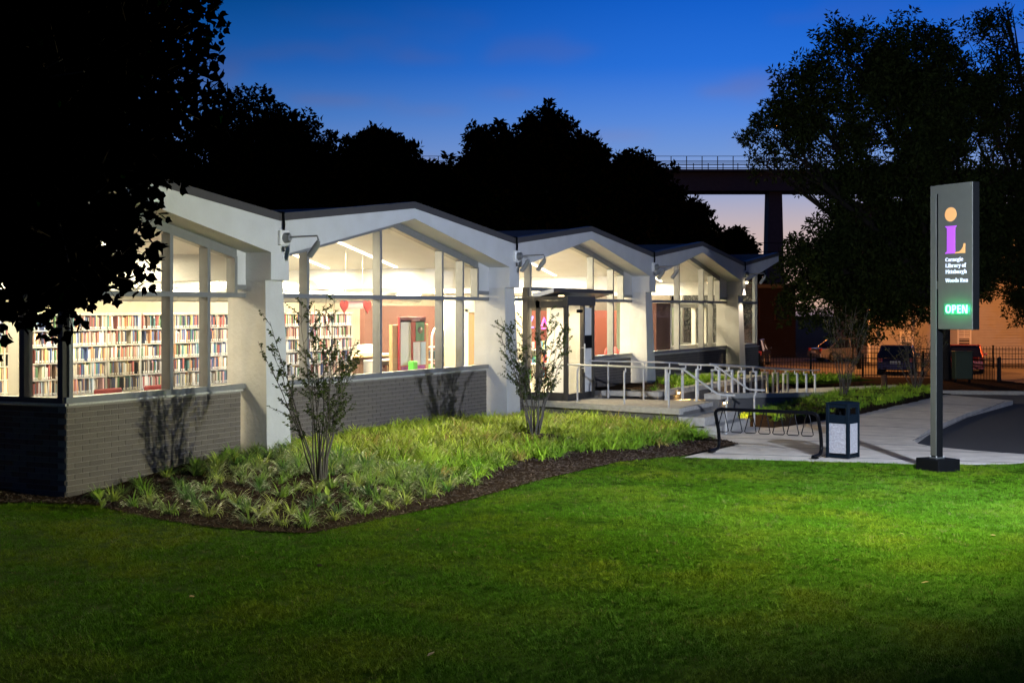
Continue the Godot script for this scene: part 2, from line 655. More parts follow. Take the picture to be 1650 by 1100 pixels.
func bed_y(p: Vector2) -> float:
	var y := 0.02 + 0.265 * smoothstep(0.0, 4.2, bed_dist(p)) * (1.0 - 0.55 * smoothstep(24.0, 29.0, p.x))
	y += 0.13 * exp(-p.distance_squared_to(Vector2(23.9, 11.35)) / 0.7) + 0.05 * exp(-p.distance_squared_to(Vector2(16.9, 11.55)) / 0.6)
	return y + bumps.get_noise_2d(p.x * 30.0, p.y * 30.0) * 0.035 * smoothstep(0.0, 0.5, bed_dist(p))


func lawn_y(p: Vector2) -> float:
	return bumps.get_noise_2d(p.x * 9.0, p.y * 9.0) * 0.02 + 0.002


func depth_in(p: Vector2, poly: PackedVector2Array) -> float:   # how far inside an outline a place is
	var best := 99.0
	for i in poly.size():
		best = minf(best, p.distance_to(Geometry2D.get_closest_point_to_segment(p, poly[i], poly[(i + 1) % poly.size()])))
	return best if Geometry2D.is_point_in_polygon(p, poly) else -best


func far_y(z: float) -> float:
	return -0.12 - 0.26 * smoothstep(32.0, 60.0, z)


func sheet(outline: Array, step: float, height: Callable) -> MB:   # a finely divided sheet inside an outline of (u, d)
	var poly := PackedVector2Array(outline)
	var pts := PackedVector2Array()
	for i in poly.size():
		var a := poly[i]
		var b := poly[(i + 1) % poly.size()]
		var n := maxi(1, int(a.distance_to(b) / step))
		for k in n:
			pts.append(a.lerp(b, float(k) / n))
	var lo := poly[0]
	var hi := poly[0]
	for p in poly:
		lo = lo.min(p)
		hi = hi.max(p)
	var x := lo.x
	while x < hi.x:
		var y := lo.y
		while y < hi.y:
			var p := Vector2(x + rf(0.1, 0.9) * step, y + rf(0.1, 0.9) * step)
			if Geometry2D.is_point_in_polygon(p, poly):
				pts.append(p)
			y += step
		x += step
	var ix := Geometry2D.triangulate_delaunay(pts)
	var b := MB.new()
	var eps := 0.01
	for i in range(0, ix.size(), 3):
		var t := [pts[ix[i]], pts[ix[i + 1]], pts[ix[i + 2]]]
		if not Geometry2D.is_point_in_polygon((t[0] + t[1] + t[2]) / 3.0, poly):
			continue
		var v := []
		var n := []
		for p in t:
			var h: float = height.call(p)
			v.append(W(p.x, p.y, h))
			n.append(Vector3(-(height.call(p + Vector2(0.1, 0)) - h), 0.1, height.call(p + Vector2(0, 0.1)) - h).normalized())
		if (v[1] - v[0]).cross(v[2] - v[0]).y > 0:
			b.tri_n(v[0], v[1], v[2], n[0], n[1], n[2])
		else:
			b.tri_n(v[0], v[2], v[1], n[0], n[2], n[1])
	return b


func slab(outline: Array, top: float, thick: float) -> MB:
	var p := []
	for q in outline:
		p.append(W(q.x, q.y, top - thick))
	var b := MB.new()
	b.prism(p, Vector3(0, thick, 0))
	return b


func grounds() -> void:
	bumps.seed = 4
	bumps.frequency = 0.05
	bumps.fractal_octaves = 3
	var b := MB.new()
	for i in range(-30, 30):                       # the land out to the horizon, seen from the camera outwards
		for k in range(-8, 60):
			var q := []
			for o in [[0, 0], [1, 0], [1, 1], [0, 1]]:
				var r: float = (i + o[0]) * 14.0
				var z: float = (k + o[1]) * 12.0
				q.append(C(r, z, far_y(z) - 0.35 - 0.2 * smoothstep(40, 70, z)))
			b.quad(q[0], q[1], q[2], q[3])
	struct("ground", b, M.dark_ground)
	b = MB.new()                                   # the hill behind the library
	for i in range(-24, 8):
		for k in range(0, 26):
			var q := []
			for o in [[0, 0], [1, 0], [1, 1], [0, 1]]:
				var r: float = (i + o[0]) * 6.0 - 12.0
				var z: float = 56.0 + (k + o[1]) * 6.0
				var up := smoothstep(58.0, 150.0, z) * smoothstep(22.0, -6.0, r) * (15.0 + 4.0 * bumps.get_noise_2d(r * 4.0, z * 4.0))
				q.append(C(r, z, up - 0.9))
			b.quad(q[0], q[1], q[2], q[3])
	struct("hill", b, M.dark_ground)
	var o := bed_front.slice(0, 15).duplicate()
	o.append_array([Vector2(24.16, 8.25), Vector2(24.49, 6.19), Vector2(24.88, 4.29), Vector2(25.71, 2.61), Vector2(27.2, -1), Vector2(30, -9), Vector2(10, -22), Vector2(-14, -14), Vector2(-14, 22), Vector2(4, 22)])
	struct("lawn", sheet(Array(Geometry2D.offset_polygon(PackedVector2Array(o), 0.3)[0]), 0.6, lawn_y), M.turf)
	o = bed_front.duplicate()
	o.append_array([Vector2(27.2, 8.4), Vector2(28.2, 9.65), Vector2(28.9, 9.85), Vector2(30.2, 14.62), Vector2(14.86, 14.62), Vector2(14.86, 24), Vector2(8, 24)])
	struct("mulch_bed", sheet(o, 0.22, bed_y), M.soil)
	# pavement from the steps to the lawn, round the corner of the asphalt and out to the right
	var joints := MB.new()
	var pv := [Vector2(24.0, 8.42), Vector2(24.2, 8.2), Vector2(24.5, 6.17), Vector2(24.9, 4.27), Vector2(25.73, 2.6), Vector2(27.3, -1.0), Vector2(30.2, -9), Vector2(32, -8.4), Vector2(29.2, -1.0), Vector2(27.5, 2.79), Vector2(27.77, 3.73), Vector2(28.26, 4.63), Vector2(28.7, 4.95), Vector2(29.3, 5.12), Vector2(30.06, 5.2), Vector2(32.19, 5.3), Vector2(37.83, 5.24), Vector2(43.5, 4.72), Vector2(45.5, 7.0), Vector2(43.67, 7.15), Vector2(40.16, 7.44), Vector2(36.37, 7.7), Vector2(32.61, 8.24), Vector2(31.0, 8.6), Vector2(31.2, 10.2), Vector2(28.4, 10.2), Vector2(28.2, 9.6), Vector2(26.95, 8.16)]
	struct("pavement", slab(pv, 0.004, 0.2), M.pavement)
	for jl in [[Vector2(24.95, 8.3), Vector2(25.9, 2.7)], [Vector2(26.5, 8.2), Vector2(27.6, 3.0)], [Vector2(28.2, 9.5), Vector2(28.25, 4.7)], [Vector2(30.3, 8.6), Vector2(30.1, 5.25)], [Vector2(32.6, 8.1), Vector2(32.4, 5.35)], [Vector2(35.2, 7.8), Vector2(35.0, 5.3)], [Vector2(38, 7.5), Vector2(37.8, 5.3)], [Vector2(41, 7.3), Vector2(40.8, 5.0)], [Vector2(25.0, 6.1), Vector2(29.3, 6.3)], [Vector2(29.3, 5.16), Vector2(43.0, 4.9)]]:
		var a: Vector3 = W(jl[0].x, jl[0].y, 0.0065)
		var e: Vector3 = W(jl[1].x, jl[1].y, 0.0065)
		joints.box((a + e) * 0.5, Vector3(a.distance_to(e), 0.004, 0.012), Basis.looking_at((e - a).normalized()) * Basis(Vector3.UP, PI / 2))
	struct("pavement_joints", joints, M.asphalt)
	struct("asphalt", slab([Vector2(27.4, 2.82), Vector2(27.7, 3.73), Vector2(28.2, 4.65), Vector2(28.7, 5.0), Vector2(30.06, 5.3), Vector2(38, 5.4), Vector2(44, 4.9), Vector2(44, -14), Vector2(33, -12)], -0.12, 0.3), M.asphalt)
	b = MB.new()
	for i in range(0, 30):                         # road and driveway beyond
		for k in range(0, 30):
			var q := []
			for w in [[0, 0], [1, 0], [1, 1], [0, 1]]:
				var r: float = 6.0 + (i + w[0]) * 2.4
				var z: float = 41.0 + (k + w[1]) * 1.6
				q.append(C(r, z, far_y(z) - 0.004 - 0.06 * smoothstep(44, 41, z)))
			b.quad(q[0], q[1], q[2], q[3])
	struct("road", b, M.road)
	b = MB.new()
	b.prism([C(11.2, 50, -0.45), C(19.5, 48.5, -0.45), C(21, 51.5, -0.45), C(20.4, 58, -0.45), C(11.5, 62, -0.45)], Vector3(0, 0.22, 0))
	struct("tree_bed", b, M.soil)
	b = MB.new()
	b.prism([C(11.2, 49.6, -0.45), C(19.6, 48.0, -0.45), C(19.62, 48.35, -0.45), C(11.2, 49.95, -0.45)], Vector3(0, 0.29, 0))
	struct("kerb", b, M.concrete)
	# planting bed on the right
	var side_bed := [Vector2(31.5, 9.95), Vector2(31.2, 8.5), Vector2(32.61, 8.2), Vector2(36.37, 7.66), Vector2(40.16, 7.4), Vector2(43.67, 7.1), Vector2(46.8, 7.3), Vector2(47.2, 8.2), Vector2(43.5, 10.1), Vector2(40, 10.15)]
	var rim := PackedVector2Array(side_bed)
	struct("planting_bed", sheet(Array(Geometry2D.offset_polygon(rim, 0.3)[0]), 0.3, func(p: Vector2) -> float: return -0.06 + 0.26 * smoothstep(-0.25, 0.6, depth_in(p, rim)) + bumps.get_noise_2d(p.x * 25, p.y * 25) * 0.04), M.soil)
	var walk := MB.new()
	walk.prism([W(41.5, 10.4, -0.2), W(47.3, 8.3, -0.2), W(50.5, 9.5, -0.2), W(46, 12.5, -0.2), W(42.5, 11.65, -0.2)], Vector3(0, 0.21, 0))
	struct("footpath", walk, M.pavement)
	var far_lawn := sheet([Vector2(41.2, 12.0), Vector2(46, 12.6), Vector2(53, 10.5), Vector2(56, 17), Vector2(50.6, 17), Vector2(41.2, 14.5)], 0.8, func(p: Vector2) -> float: return 0.05 + 0.3 * smoothstep(11.0, 14.0, p.y) * smoothstep(52, 44, p.x))
	struct("grass_slope", far_lawn, M.turf)


# ---------------------------------------------------------------- the library building

func ridge_of(u: float) -> float:
	return V1 - BAY * 0.5 + BAY * clampf(roundf((u - V1 + BAY * 0.5) / BAY), 0, 4)


func soffit(u: float) -> float:
	return 4.58 - 0.1995 * minf(absf(u - ridge_of(u)), 4.31)


func bar(b: MB, u0: float, u1: float, d0: float, d1: float, h0: float, h1: float) -> void:
	b.span(W(u0, d0, h0), W(u1, d1, h1))


func library() -> Node3D:
	var lib := thing("library_building", "long low white library with folded zigzag roof and glowing book-lined windows", "library", W(32.6, 20, 0))
	# roof
	for i in 5:
		var r := V1 - BAY * 0.5 + BAY * i
		for s in [-1, 1]:
			var v: float = r + s * BAY * 0.5
			if (i == 0 and s < 0) or (i == 4 and s > 0):
				if i == 4:
					continue
				v = r - 0.95
			var cut: float = absf(v - r) / (BAY * 0.5)
			var yv := 4.80 - 0.52 * cut
			var q := []
			if cut > 0.99:
				q = [W(v, DF, 4.28), W(r, DF, 4.80), W(r, DF, 4.58), W(v - s * 0.26, DF, 3.72), W(v, DF, 3.72)]
			else:
				q = [W(v, DF, yv), W(r, DF, 4.80), W(r, DF, 4.58), W(v, DF, 4.58 - 0.19)]
			var b := MB.new()
			b.prism(q, Vector3(0, 0, -12.4))
			part(lib, "roof_panel", b, M.white_paint, true)
			b = MB.new()
			b.prism([W(v, DF - 0.02, yv - 0.01), W(r, DF - 0.02, 4.79), W(r, DF - 0.02, 4.925), W(v, DF - 0.02, yv + 0.125)], Vector3(0, 0, -0.2))
			part(lib, "roof_trim", b, M.roof_trim, true)
			b = MB.new()
			b.prism([W(v, DF + 0.182, yv + 0.002), W(r, DF + 0.182, 4.802), W(r, DF + 0.182, 4.87), W(v, DF + 0.182, yv + 0.07)], Vector3(0, 0, -12.2))
			part(lib, "roof_covering", b, M.roof_felt, true)
			if cut > 0.99:                             # a drip edge along the lower rim
				b = MB.new()
				b.prism([W(v - s * 0.262, DF - 0.005, 3.722), W(r, DF - 0.005, 4.582), W(r, DF - 0.005, 4.604), W(v - s * 0.262, DF - 0.005, 3.744)], Vector3(0, 0, -0.008))
				part(lib, "drip_edge", b, M.white_paint, true)
	# columns and the beams that run inwards from them
	for i in 4:
		var v := V1 + BAY * i
		var b := MB.new()
		bar(b, v - 0.26, v + 0.26, DF + 0.003, 26.3, 3.25, 3.719)
		part(lib, "valley_beam", b, M.white_paint, true)
		b = MB.new()
		b.hexa([W(v - 0.37, DF, 0.02), W(v + 0.35, DF, 0.02), W(v + 0.3, 14.95, 0.02), W(v - 0.3, 14.95, 0.02)], [W(v - 0.25, DF + 0.13, 3.249), W(v + 0.25, DF + 0.13, 3.249), W(v + 0.25, 14.95, 3.249), W(v - 0.25, 14.95, 3.249)])
		part(lib, "column", b, M.column_paint, true)
		b = MB.new()
		b.tube([W(v + 0.04, DF + 0.1, 4.42), W(v + 0.04, DF - 0.04, 4.42), W(v + 0.05, DF - 0.045, 4.2), W(v + 0.06, DF - 0.03, 4.06)], 0.022, 6)
		part(lib, "cable", b, M.black_matt, true)
	# brick walls under the windows
	var spans := [[14.84, V1 - 0.42], [V1 + 0.33, V1 + BAY - 0.42], [V1 + BAY + 0.33, 30.36], [34.3, V1 + 2 * BAY - 0.42], [V1 + 2 * BAY + 0.33, V1 + 3 * BAY - 0.42], [V1 + 3 * BAY + 0.33, 50.35]]
	var brick_mesh := MB.new()
	brick_mesh.cbox(Vector3.ZERO, Vector3(0.288, 0.0715, 0.06), 0.006)
	var half_mesh := MB.new()
	half_mesh.cbox(Vector3.ZERO, Vector3(0.138, 0.0715, 0.06), 0.006)
	var whole := brick_mesh.mesh()
	var half := half_mesh.mesh()
	var kinds := [M.brick_a, M.brick_b, M.brick_c, M.brick_d, M.brick_a, M.brick_c]
	var single := 0
	for k in spans.size():
		var b := MB.new()
		bar(b, spans[k][0], spans[k][1], 14.553, 14.75, -0.1, 1.352)
		var wall := part(lib, "brick_wall", b, M.mortar, true)
		var rest := [MB.new(), MB.new(), MB.new()]
		for row in 16:
			var y := 0.066 + row * 0.0813 - 0.0015
			var u: float = spans[k][0] + (0.0 if row % 2 == 0 else -0.15)
			var n := 0
			while u < spans[k][1] - 0.05:
				var a := maxf(u, spans[k][0])
				var e := minf(u + 0.3, spans[k][1])
				u += 0.3
				var c := W((a + e) * 0.5, 14.572 + rf(-0.002, 0.002), y)
				if e - a < 0.12:
					continue
				if single < 300 and (k == 0 or (k == 1 and n < 5)):
					single += 1
					var o := part(wall, "brick", whole if e - a > 0.2 else half, kinds[rng.randi() % 6])
					o.position = c
				else:
					rest[rng.randi() % 3].box(c, Vector3(e - a - 0.012, 0.0715, 0.06))
				n += 1
		for j in 3:
			if rest[j].V.size() > 0:
				part(wall, "bricks", rest[j], kinds[j]).set_meta("kind", "stuff")
		b = MB.new()
		b.cbox(W((spans[k][0] + spans[k][1]) * 0.5, 14.54, 1.366), Vector3(spans[k][1] - spans[k][0] + 0.02, 0.03, 0.08), 0.006)
		part(lib, "window_sill", b, M.stone_sill, true)
	# end wall on the left
	var e := MB.new()
	e.span(Vector3(14.843, -0.1, -14.76), Vector3(15.0, 1.33, -26.3))
	var ew := part(lib, "end_wall", e, M.mortar, true)
	var eb := [MB.new(), MB.new()]
	for row in 16:
		for n in range(0, 20):
			var d := 14.72 + n * 0.3 + (0.0 if row % 2 == 0 else 0.15)
			eb[rng.randi() % 2].box(W(14.86, d, 0.066 + row * 0.0813), Vector3(0.06, 0.0715, 0.288))
	for j in 2:
		part(ew, "bricks", eb[j], M.brick_end if j else M.brick_d).set_meta("kind", "stuff")
	e = MB.new()
	bar(e, 14.8, 14.98, 14.54, 20.7, 1.345, 1.381)
	part(lib, "window_sill", e, M.stone_sill, true)
	e = MB.new()
	bar(e, 14.85, 15.0, 20.7, 26.3, 1.331, 4.55)
	part(lib, "upper_end_wall", e, M.inside_wall, true)
	e = MB.new()
	bar(e, 50.15, 50.3, 18.0, 26.3, -0.1, 4.2)
	bar(e, 50.15, 50.3, 14.76, 18.0, -0.1, 1.37)
	part(lib, "end_wall", e, M.brick_b, true)
	e = MB.new()
	bar(e, 15.0, 50.15, 26.0, 26.25, 0, 4.75)
	part(lib, "back_wall", e, M.inside_wall, true)
	e = MB.new()
	bar(e, 15.0, 50.15, 14.76, 26.0, FL - 0.3, FL)
	part(lib, "inside_floor", e, M.floor_tile, true)
	# windows of each bay
	bay(lib, [14.94, 17.13, 18.06, 18.78], V1 - 0.27, SILL)
	bay(lib, [V1 + 0.3, 20.91, 23.45, 25.99, 26.93, 27.64], V1 + BAY - 0.27, SILL)
	bay(lib, [V1 + BAY + 0.3, 30.45], 30.45, SILL)
	bay(lib, [34.39, 35.85, 36.62], V1 + 2 * BAY - 0.27, SILL)
	bay(lib, [V1 + 2 * BAY + 0.3, 41.44, 43.89, 44.89, 45.65], V1 + 3 * BAY - 0.27, SILL)
	bay(lib, [V1 + 3 * BAY + 0.3, 50.24], 50.24, SILL)
	# glass over the entrance
	var w := MB.new()
	for s in [[30.48, 32.88], [32.88, 34.36]]:
		w.prism([W(s[0], DG - 0.03, soffit(s[0]) - 0.15), W(s[1], DG - 0.03, soffit(s[1]) - 0.15), W(s[1], DG - 0.03, soffit(s[1]) - 0.002), W(s[0], DG - 0.03, soffit(s[0]) - 0.002)], Vector3(0, 0, -0.16))
	bar(w, 30.48, 34.36, DG - 0.03, DG + 0.13, 3.2, 3.3)
	var fr := part(lib, "window_frame", w, M.aluminium, true)
	w = MB.new()
	w.poly([W(30.49, DG + 0.05, 3.3), W(34.35, DG + 0.05, 3.3), W(34.35, DG + 0.05, soffit(34.35) - 0.15), W(32.88, DG + 0.05, 4.42), W(30.49, DG + 0.05, soffit(30.49) - 0.15)], Vector3(0, 0, 1))
	part(fr, "pane", w, M.glass)
	# windows on the two ends
	for side in [[14.84, 1.0], [50.16, -1.0]]:
		var u: float = side[0]
		w = MB.new()
		for d in ([14.66, 15.42, 17.54, 20.6] if u < 20.0 else [14.66, 15.42, 17.54]):
			bar(w, u - 0.02, u + 0.15, d - 0.05, d + 0.05, SILL + 0.08, soffit(u + 0.07) - 0.15)
		var dn := 20.65 if u < 20.0 else 17.59
		bar(w, u - 0.02, u + 0.15, 14.61, dn, SILL, SILL + 0.08)
		bar(w, u - 0.021, u + 0.151, 14.61, dn, 2.95, 3.03)
		bar(w, u - 0.02, u + 0.15, 14.61, dn, soffit(u + 0.07) - 0.15, soffit(u + 0.07) - 0.01)
		fr = part(lib, "window_frame", w, M.dark_frame if u < 20 else M.aluminium, true)
		for d in ([[14.7, 15.38], [15.46, 17.5], [17.58, 20.56]] if u < 20.0 else [[14.7, 15.38], [15.46, 17.5]]):
			for h in [[SILL + 0.08, 2.95], [3.03, soffit(u + 0.07) - 0.15]]:
				w = MB.new()
				w.poly([W(u + 0.07, d[0], h[0]), W(u + 0.07, d[1], h[0]), W(u + 0.07, d[1], h[1]), W(u + 0.07, d[0], h[1])], Vector3(-1, 0, 0))
				part(fr, "pane", w, M.glass)
	return lib


func bay(lib: Node3D, us: Array, end: float, sill: float) -> void:
	var f := MB.new()
	var last: float = us[-1]
	var wide := 0.075
	var d0 := DG - 0.03
	var d1 := DG + 0.15
	for i in us.size():
		var u: float = us[i]
		var lim := (sill + 0.09) if i < us.size() - 1 or end - last < 0.1 else 3.03
		bar(f, u - wide * 0.5, u + wide * 0.5, d0, d1, lim, soffit(u) - 0.12)
	var tr := 2.99 if end > last + 0.1 else 2.99
	bar(f, us[0] - 0.1, end, d0 - 0.002, d1 + 0.002, sill + 0.003, sill + 0.09)
	bar(f, us[0] - 0.1, end, d0 - 0.002, d1 + 0.002, tr - 0.04, tr + 0.04)
	for i in us.size() - 1:
		var cut := [us[i], us[i + 1]]
		var r := ridge_of((us[i] + us[i + 1]) * 0.5)
		if r > us[i] + 0.05 and r < us[i + 1] - 0.05:
			cut = [us[i], r, us[i + 1]]
		for k in cut.size() - 1:
			var a: float = cut[k]
			var b: float = cut[k + 1]
			f.prism([W(a, d0 - 0.004, soffit(a) - 0.16), W(b, d0 - 0.004, soffit(b) - 0.16), W(b, d0 - 0.004, soffit(b) - 0.003), W(a, d0 - 0.004, soffit(a) - 0.003)], Vector3(0, 0, -0.17))
	var fr := part(lib, "window_frame", f, M.aluminium, true)
	if end > last + 0.1:                               # closed corner beside the column, with a small light under it
		var c := MB.new()
		c.prism([W(last + 0.03, d0 + 0.01, 3.17), W(end + 0.05, d0 + 0.01, 3.17), W(end + 0.05, d0 + 0.01, soffit(end) - 0.003), W(last + 0.03, d0 + 0.01, soffit(last) - 0.003)], Vector3(0, 0, -0.12))
		part(lib, "corner_panel", c, M.white_paint, true)
		c = MB.new()
		bar(c, last + 0.02, end + 0.04, d0 + 0.004, d1, 3.09, 3.169)
		part(lib, "lintel", c, M.aluminium, true)
		c = MB.new()
		c.poly([W(last + 0.03, DG + 0.06, 3.03), W(end, DG + 0.06, 3.03), W(end, DG + 0.06, 3.09), W(last + 0.03, DG + 0.06, 3.09)], Vector3(0, 0, 1))
		part(fr, "pane", c, M.glass)
	for i in us.size():
		var a: float = us[i] + wide * 0.5
		var b: float = (us[i + 1] if i < us.size() - 1 else end) - wide * 0.5
		if b - a < 0.1:
			continue
		var p := MB.new()
		p.poly([W(a, DG + 0.06, sill + 0.09), W(b, DG + 0.06, sill + 0.09), W(b, DG + 0.06, tr - 0.04), W(a, DG + 0.06, tr - 0.04)], Vector3(0, 0, 1))
		part(fr, "pane", p, M.glass)
		if i == us.size() - 1:
			continue
		var q := [W(a, DG + 0.06, tr + 0.04), W(b, DG + 0.06, tr + 0.04), W(b, DG + 0.06, soffit(b) - 0.16)]
		var r := ridge_of((a + b) * 0.5)
		if r > a + 0.05 and r < b - 0.05:
			q.append(W(r, DG + 0.06, 4.42))
		q.append(W(a, DG + 0.06, soffit(a) - 0.16))
		p = MB.new()
		p.poly(q, Vector3(0, 0, 1))
		part(fr, "pane", p, M.glass)


func lamps_inside(lib: Node3D) -> void:
	for i in 5:
		var r := V1 - BAY * 0.5 + BAY * i
		for s in [-1, 1]:
			if (i == 0 and s < 0) or (i == 4 and s > 0):
				continue
			for d in [16.95, 18.9, 21.5]:
				var a: float = r + s * 1.4
				var z: float = r + s * 4.1
				var pa := W(a, d, 4.58 - 0.1995 * 1.4 - 0.015)
				var pz := W(z, d, 4.58 - 0.1995 * 4.1 - 0.015)
				var along := (pz - pa).normalized()
				var bs := Basis(along, along.cross(Vector3(0, 0, -1)).normalized() * -1.0, Vector3(0, 0, 1))
				var b := MB.new()
				b.box((pa + pz) * 0.5, Vector3(pa.distance_to(pz), 0.02, 0.09), Basis(along, Vector3(0, 0, 1).cross(along), Vector3(0, 0, 1)))
				part(lib, "ceiling_light", b, M.lamp_white, true)
				var down := -Vector3(0, 0, 1).cross(along)
				if down.y > 0:
					down = -down
				area(lib, "ceiling_glow", (pa + pz) * 0.5 + down * 0.03 - lib.position, down, along, Vector2(2.6, 0.12), Color(1.0, 0.94, 0.78), (34.0 if i < 1 else 28.0) if i != 2 else 54.0)
	# lights that wash up the back wall, over the shelves
	for i in 5:
		var u := 16.0 + i * BAY * 0.93
		var b := MB.new()
		bar(b, u, u + 3.4, 23.2, 23.35, 2.98, 3.04)
		part(lib, "uplight", b, M.lamp_white, true)
		area(lib, "uplight_glow", W(u + 1.7, 23.27, 3.07) - lib.position, Vector3(0, 1, -0.3), Vector3.RIGHT, Vector2(3.2, 0.14), Color(1.0, 0.9, 0.66), 14.0)


# ---------------------------------------------------------------- things inside

func bookcases() -> void:
	var first: Node3D
	var cols := {"red": Color(0.412, 0.114, 0.106), "dark red": Color(0.198, 0.0615, 0.0574), "orange": Color(0.609, 0.301, 0.16), "yellow": Color(0.659, 0.542, 0.227), "white": Color(0.72, 0.72, 0.72), "cream": Color(0.692, 0.632, 0.516), "black": Color(0.0303, 0.0294, 0.0311), "grey": Color(0.313, 0.305, 0.296), "brown": Color(0.173, 0.115, 0.0865), "blue": Color(0.086, 0.127, 0.293), "navy": Color(0.0449, 0.0573, 0.119), "teal": Color(0.0988, 0.247, 0.264), "green": Color(0.103, 0.219, 0.112), "tan": Color(0.423, 0.324, 0.241), "pink": Color(0.587, 0.339, 0.339), "pale blue": Color(0.403, 0.502, 0.585)}
	var names := cols.keys()
	var weights := [6, 8, 4, 4, 10, 8, 9, 8, 9, 6, 6, 4, 4, 9, 3, 3]
	var bag := []
	for i in names.size():
		for k in weights[i]:
			bag.append(i)
	var mats := []
	for nm in names:
		mats.append(mat("book_" + nm.replace(" ", "_"), cols[nm], 0.6))
	var shapes := []
	for s in [[0.019, 0.225], [0.024, 0.24], [0.029, 0.255], [0.038, 0.25], [0.025, 0.268]]:
		var b := MB.new()
		b.cbox(Vector3(0, s[1] * 0.5, 0), Vector3(s[0], s[1], 0.16), 0.004)
		var l := MB.new()
		l.box(Vector3(0, 0.03, 0.081), Vector3(s[0] * 0.86, 0.036, 0.002))
		shapes.append([b.mesh(), l.mesh(), s[0], s[1]])
	var sizes := ["short", "slim", "medium", "thick", "tall"]
	var rows := {2: "lowest shelf", 3: "second lowest shelf", 4: "middle shelf", 5: "second highest shelf", 6: "top shelf"}
	var where := ["the corner post", "the corner pane", "the red chairs", "the wide window pane", "the middle window bar", "the narrow window panes", "the near column", "the far side of the near column", "the shrub", "the heart sign", "the end of the row"]
	var rest := MB.new()
	rest.colored = true
	var single := 0
	var taken := {}
	for k in 11:
		var u0 := 17.75 + 0.936 * k
		var o: Node3D
		if k == 0:
			o = thing("bookcase", "", "bookcase", W(u0 + 0.466, 18.4, FL), 0, "steel bookcases behind the windows")
			for s in [-1, 1]:
				var b := MB.new()
				b.cbox(Vector3(s * 0.455, 1.055, -0.12), Vector3(0.022, 2.11, 0.56), 0.004)
				part(o, "side_panel", b, M.shelf_metal)
			var bk := MB.new()
			bk.box(Vector3(0, 1.05, -0.09), Vector3(0.886, 2.06, 0.012))
			part(o, "back_panel", bk, M.shelf_metal)
			for r in 8:
				var b := MB.new()
				b.cbox(Vector3(0, 0.07 + 0.292 * r, 0.06), Vector3(0.884, 0.022 if r < 7 else 0.04, 0.27), 0.003)
				part(o, "shelf", b, M.shelf_metal)
			first = o
		else:
			o = dup(first, "", W(u0 + 0.466, 18.4, FL))
		o.set_meta("label", "pale steel bookcase of packed shelves behind " + where[k])
		for r in range(2, 7):
			var y := FL + 0.07 + 0.292 * r + 0.012
			var x := u0 + 0.035
			var line := []
			while x < u0 + 0.865:
				if rf(0, 1) < 0.03:
					x += rf(0.03, 0.12)
					continue
				line.append([x, rng.randi() % 5, bag[rng.randi() % bag.size()]])
				x += shapes[line[-1][1]][2] + 0.0025
			for n in line.size():
				var q: Array = line[n]
				var sh: Array = shapes[q[1]]
				if single < 300 and k < 3:
					var lf: String = names[line[n - 1][2]] if n > 0 else "an upright"
					var rt: String = names[line[n + 1][2]] if n < line.size() - 1 else "an upright"
					var lab: String = "%s %s book between %s and %s, %s behind %s" % [sizes[q[1]], names[q[2]], lf, rt, rows[r], where[k]]
					var b := solo("book", sh[0], mats[q[2]], lab, "book", "books packed on the shelves behind the windows", W(q[0] + sh[2] * 0.5, 18.3 + rf(-0.01, 0.02), y))
					b.rotation.z = (rf(-0.16, 0.16) if rf(0, 1) < 0.12 else 0.0)
					b.scale.y = rf(0.86, 1.08)
					part(b, "spine_label", sh[1], M.paper)
					single += 1
				else:
					var c: Color = cols[names[q[2]]]
					rest.col = c * rf(0.8, 1.2)
					var z := -18.3 + rf(-0.02, 0.01)
					var tall: float = sh[3] * rf(0.84, 1.08)
					rest.box(Vector3(q[0] + sh[2] * 0.5, y + tall * 0.5, z), Vector3(sh[2], tall, 0.16), Basis(Vector3(0, 0, 1), rf(-0.16, 0.16) if rf(0, 1) < 0.1 else 0.0))
					rest.col = Color(0.6, 0.6, 0.57)
					rest.box(Vector3(q[0] + sh[2] * 0.5, y + 0.03, z + 0.081), Vector3(sh[2] * 0.86, 0.036, 0.002))
	# further rows behind: shelves of the same books, seen over and beside the first row
	var far := MB.new()
	for seg in [[18.4, 32.0, 23.4], [37.0, 39.0, 20.5]]:
		for r in range(1, 7):
			var y: float = FL + 0.07 + 0.29 * r
			bar(far, seg[0], seg[1], seg[2], seg[2] + 0.28, y - 0.012, y + 0.01)
			var x: float = seg[0] + 0.03
			while x < seg[1] - 0.05:
				var sh: Array = shapes[rng.randi() % 5]
				if rf(0, 1) < 0.04:
					x += 0.1
				rest.col = cols[names[bag[rng.randi() % bag.size()]]]
				rest.box(W(x + sh[2] * 0.5, seg[2] + 0.1, y + 0.012 + sh[3] * 0.5), Vector3(sh[2], sh[3], 0.16))
				x += sh[2] + 0.003
		bar(far, seg[0] - 0.02, seg[1] + 0.02, seg[2] + 0.281, seg[2] + 0.3, FL, FL + 2.11)
		var ux: float = seg[0]
		while ux < seg[1] + 0.1:
			bar(far, ux - 0.015, ux + 0.015, seg[2] - 0.012, seg[2] + 0.279, FL, FL + 2.1)
			ux += 0.9
	solo("bookcase_row", far, M.shelf_metal, "rear row of pale steel bookcases deep inside the library", "bookcases").set_meta("kind", "stuff")
	var bm := mat("book_covers", Color(1, 1, 1), 0.6)
	bm.vertex_color_use_as_albedo = true
	solo("more_books", rest, bm, "mass of many-coloured book spines on the shelves further along", "books").set_meta("kind", "stuff")


func face(b: MB, u: float, d: float, h: float, w: float, t: float) -> void:   # a flat panel that faces the windows
	b.box(W(u, d, h), Vector3(w, t, 0.006))


